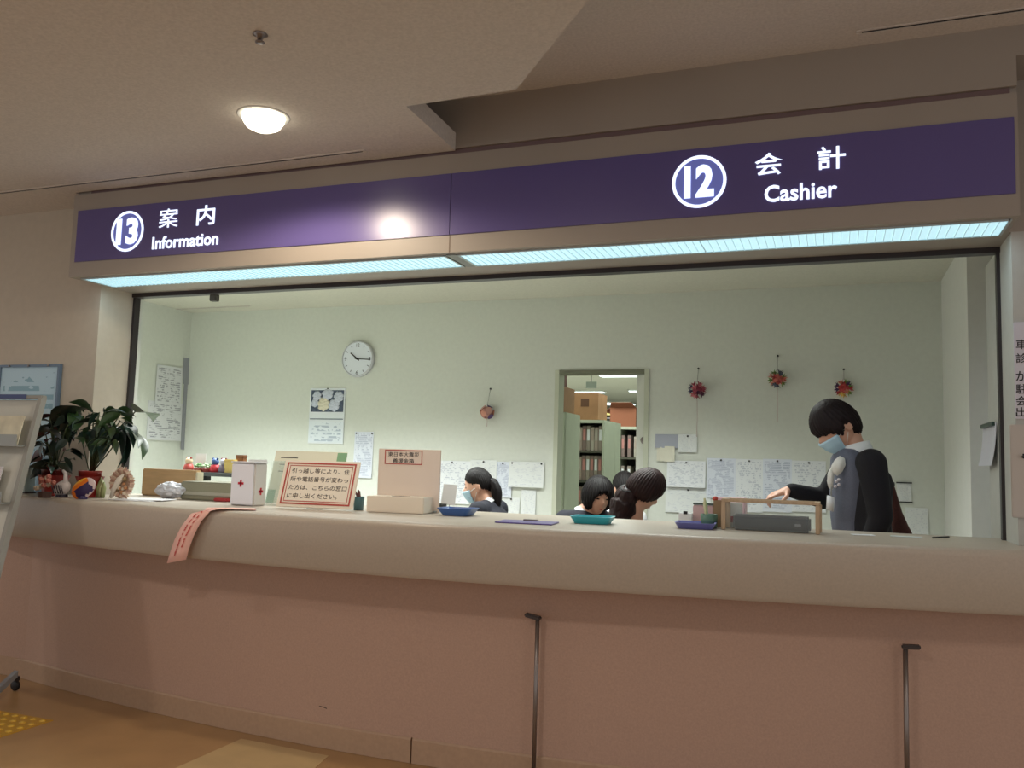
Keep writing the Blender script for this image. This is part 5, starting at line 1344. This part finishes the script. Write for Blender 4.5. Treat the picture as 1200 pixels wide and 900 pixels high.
for e in (-1, 1):
    an = Vector((hip.x + .025, hip.y, 0)) + sd * e * .085; bm = B(); capsule(bm, Vector((an.x, an.y, .04)) - bf * .02, .036, Vector((an.x, an.y, .034)) + bf * .15, .030); ob('shoe', local(remesh(bm, .008, 1), t), M_black, t, True)
nd = (skull - nk).normalized()
collar(t, nk + nd * .004 + Vector((0, 0, -.004)), .060, nd + Vector((.1, 0, .6)), .034, None, bf)
face_bits(t, M, True)
hair_shell(M, [(0, .08), (30, .03), (50, -.05), (64, -.26), (78, -.32), (90, -.02), (102, -.12), (120, -.55), (180, -.78)], .021, 'hair', mat('hair_dark', (24, 12, 15), .6, 90, .4, .4, spec=.25, stretch=(1, 1, .15)), t, ridge=.0016, freq=34, seed=2, taper=.30)
# white scarf bow, pins and hanging card
def petalpx(name, pts, Yp, m, th=.006):
    P = [aty(x, y, Yp) - t.location for x, y in pts]; bm = B(); poly(bm, P, (0, -th, 0)); bmesh.ops.bevel(bm, geom=bm.edges[:], offset=.002, segments=2, affect='EDGES'); return ob(name, bm, m, t, True)
Yv = (ch.y - .155)
petalpx('scarf_bow', [(984, 534), (990, 537), (991, 545), (987, 553), (981, 558), (975, 553), (974, 546), (978, 539)], Yv + .02, M_white)
petalpx('scarf_tail', [(975, 545), (979, 553), (977, 561), (976, 574), (971, 572), (969, 564), (970, 554)], Yv + .045, M_white)
petalpx('name_card', [(969, 580), (978, 583), (977, 600), (968, 597)], Yv + .03, M_paper, .003)
petalpx('card_strap', [(973, 570), (975, 570), (975, 583), (973, 583)], Yv + .032, mat('strap_grey', (150, 152, 150), .6), .002)
for x, y in ((980, 564), (983, 568), (979, 570), (983, 562)):
    p = aty(x, y, Yv + .018) - t.location; ob('flower_pin', ball(B(), p, .0075, sub=2), mat('pin_flower', (206, 200, 206), .5), t, True)
# chair with a brown cardigan behind her
cxp = aty(1052, 600, 4.75)
t = thing('draped_chair', 'black office chair draped with a dark reddish brown cardigan behind the standing clerk', 'chair', (cxp.x, 4.75, 0))
o0 = t.location
ob('seat', box(-.22, .22, -.2, .2, .42, .47, .02), mat('chair_cloth', (60, 62, 74)), t)
p1, p2, p3 = aty(1044, 567, 4.75) - o0, aty(1049, 600, 4.75) - o0, aty(1060, 626, 4.75) - o0
bm = B(); capsule(bm, p1 + Vector((.0, 0, -.02)), .02, p2, .03, (1, 0, 0), 1, 1.1); capsule(bm, p2, .03, p3 + Vector((-.03, 0, 0)), .035, (1, 0, 0), 1.1, 1.9); capsule(bm, p3 + Vector((-.03, 0, 0)), .035, Vector((p3.x - .05, 0, .60)), .04, (1, 0, 0), 1.9, 2.4)
ob('cardigan', remesh(bm, .008, 2), mat('brown_knit', (74, 38, 34), .9, 120, .2), t, True)
bm = B(); ball(bm, p1 + Vector((-.006, 0, -.004)), .026, .022, .024, 2); ob('knob', bm, M_black, t, True)
ob('back_post', tube(B(), [(-.1, .02, .45), (-.08, .03, .7), p1 + Vector((-.01, .02, 0))], .014, 8), M_black, t, True)
ob('gas_post', tube(B(), [(0, 0, .05), (0, 0, .42)], .024, 12), M_steel, t, True)
for k in range(5):
    a = 2 * math.pi * k / 5; ob('leg', tube(B(), [(0, 0, .07), (.26 * math.cos(a), .26 * math.sin(a), .018)], [.022, .016], 8), M_black, t, True)
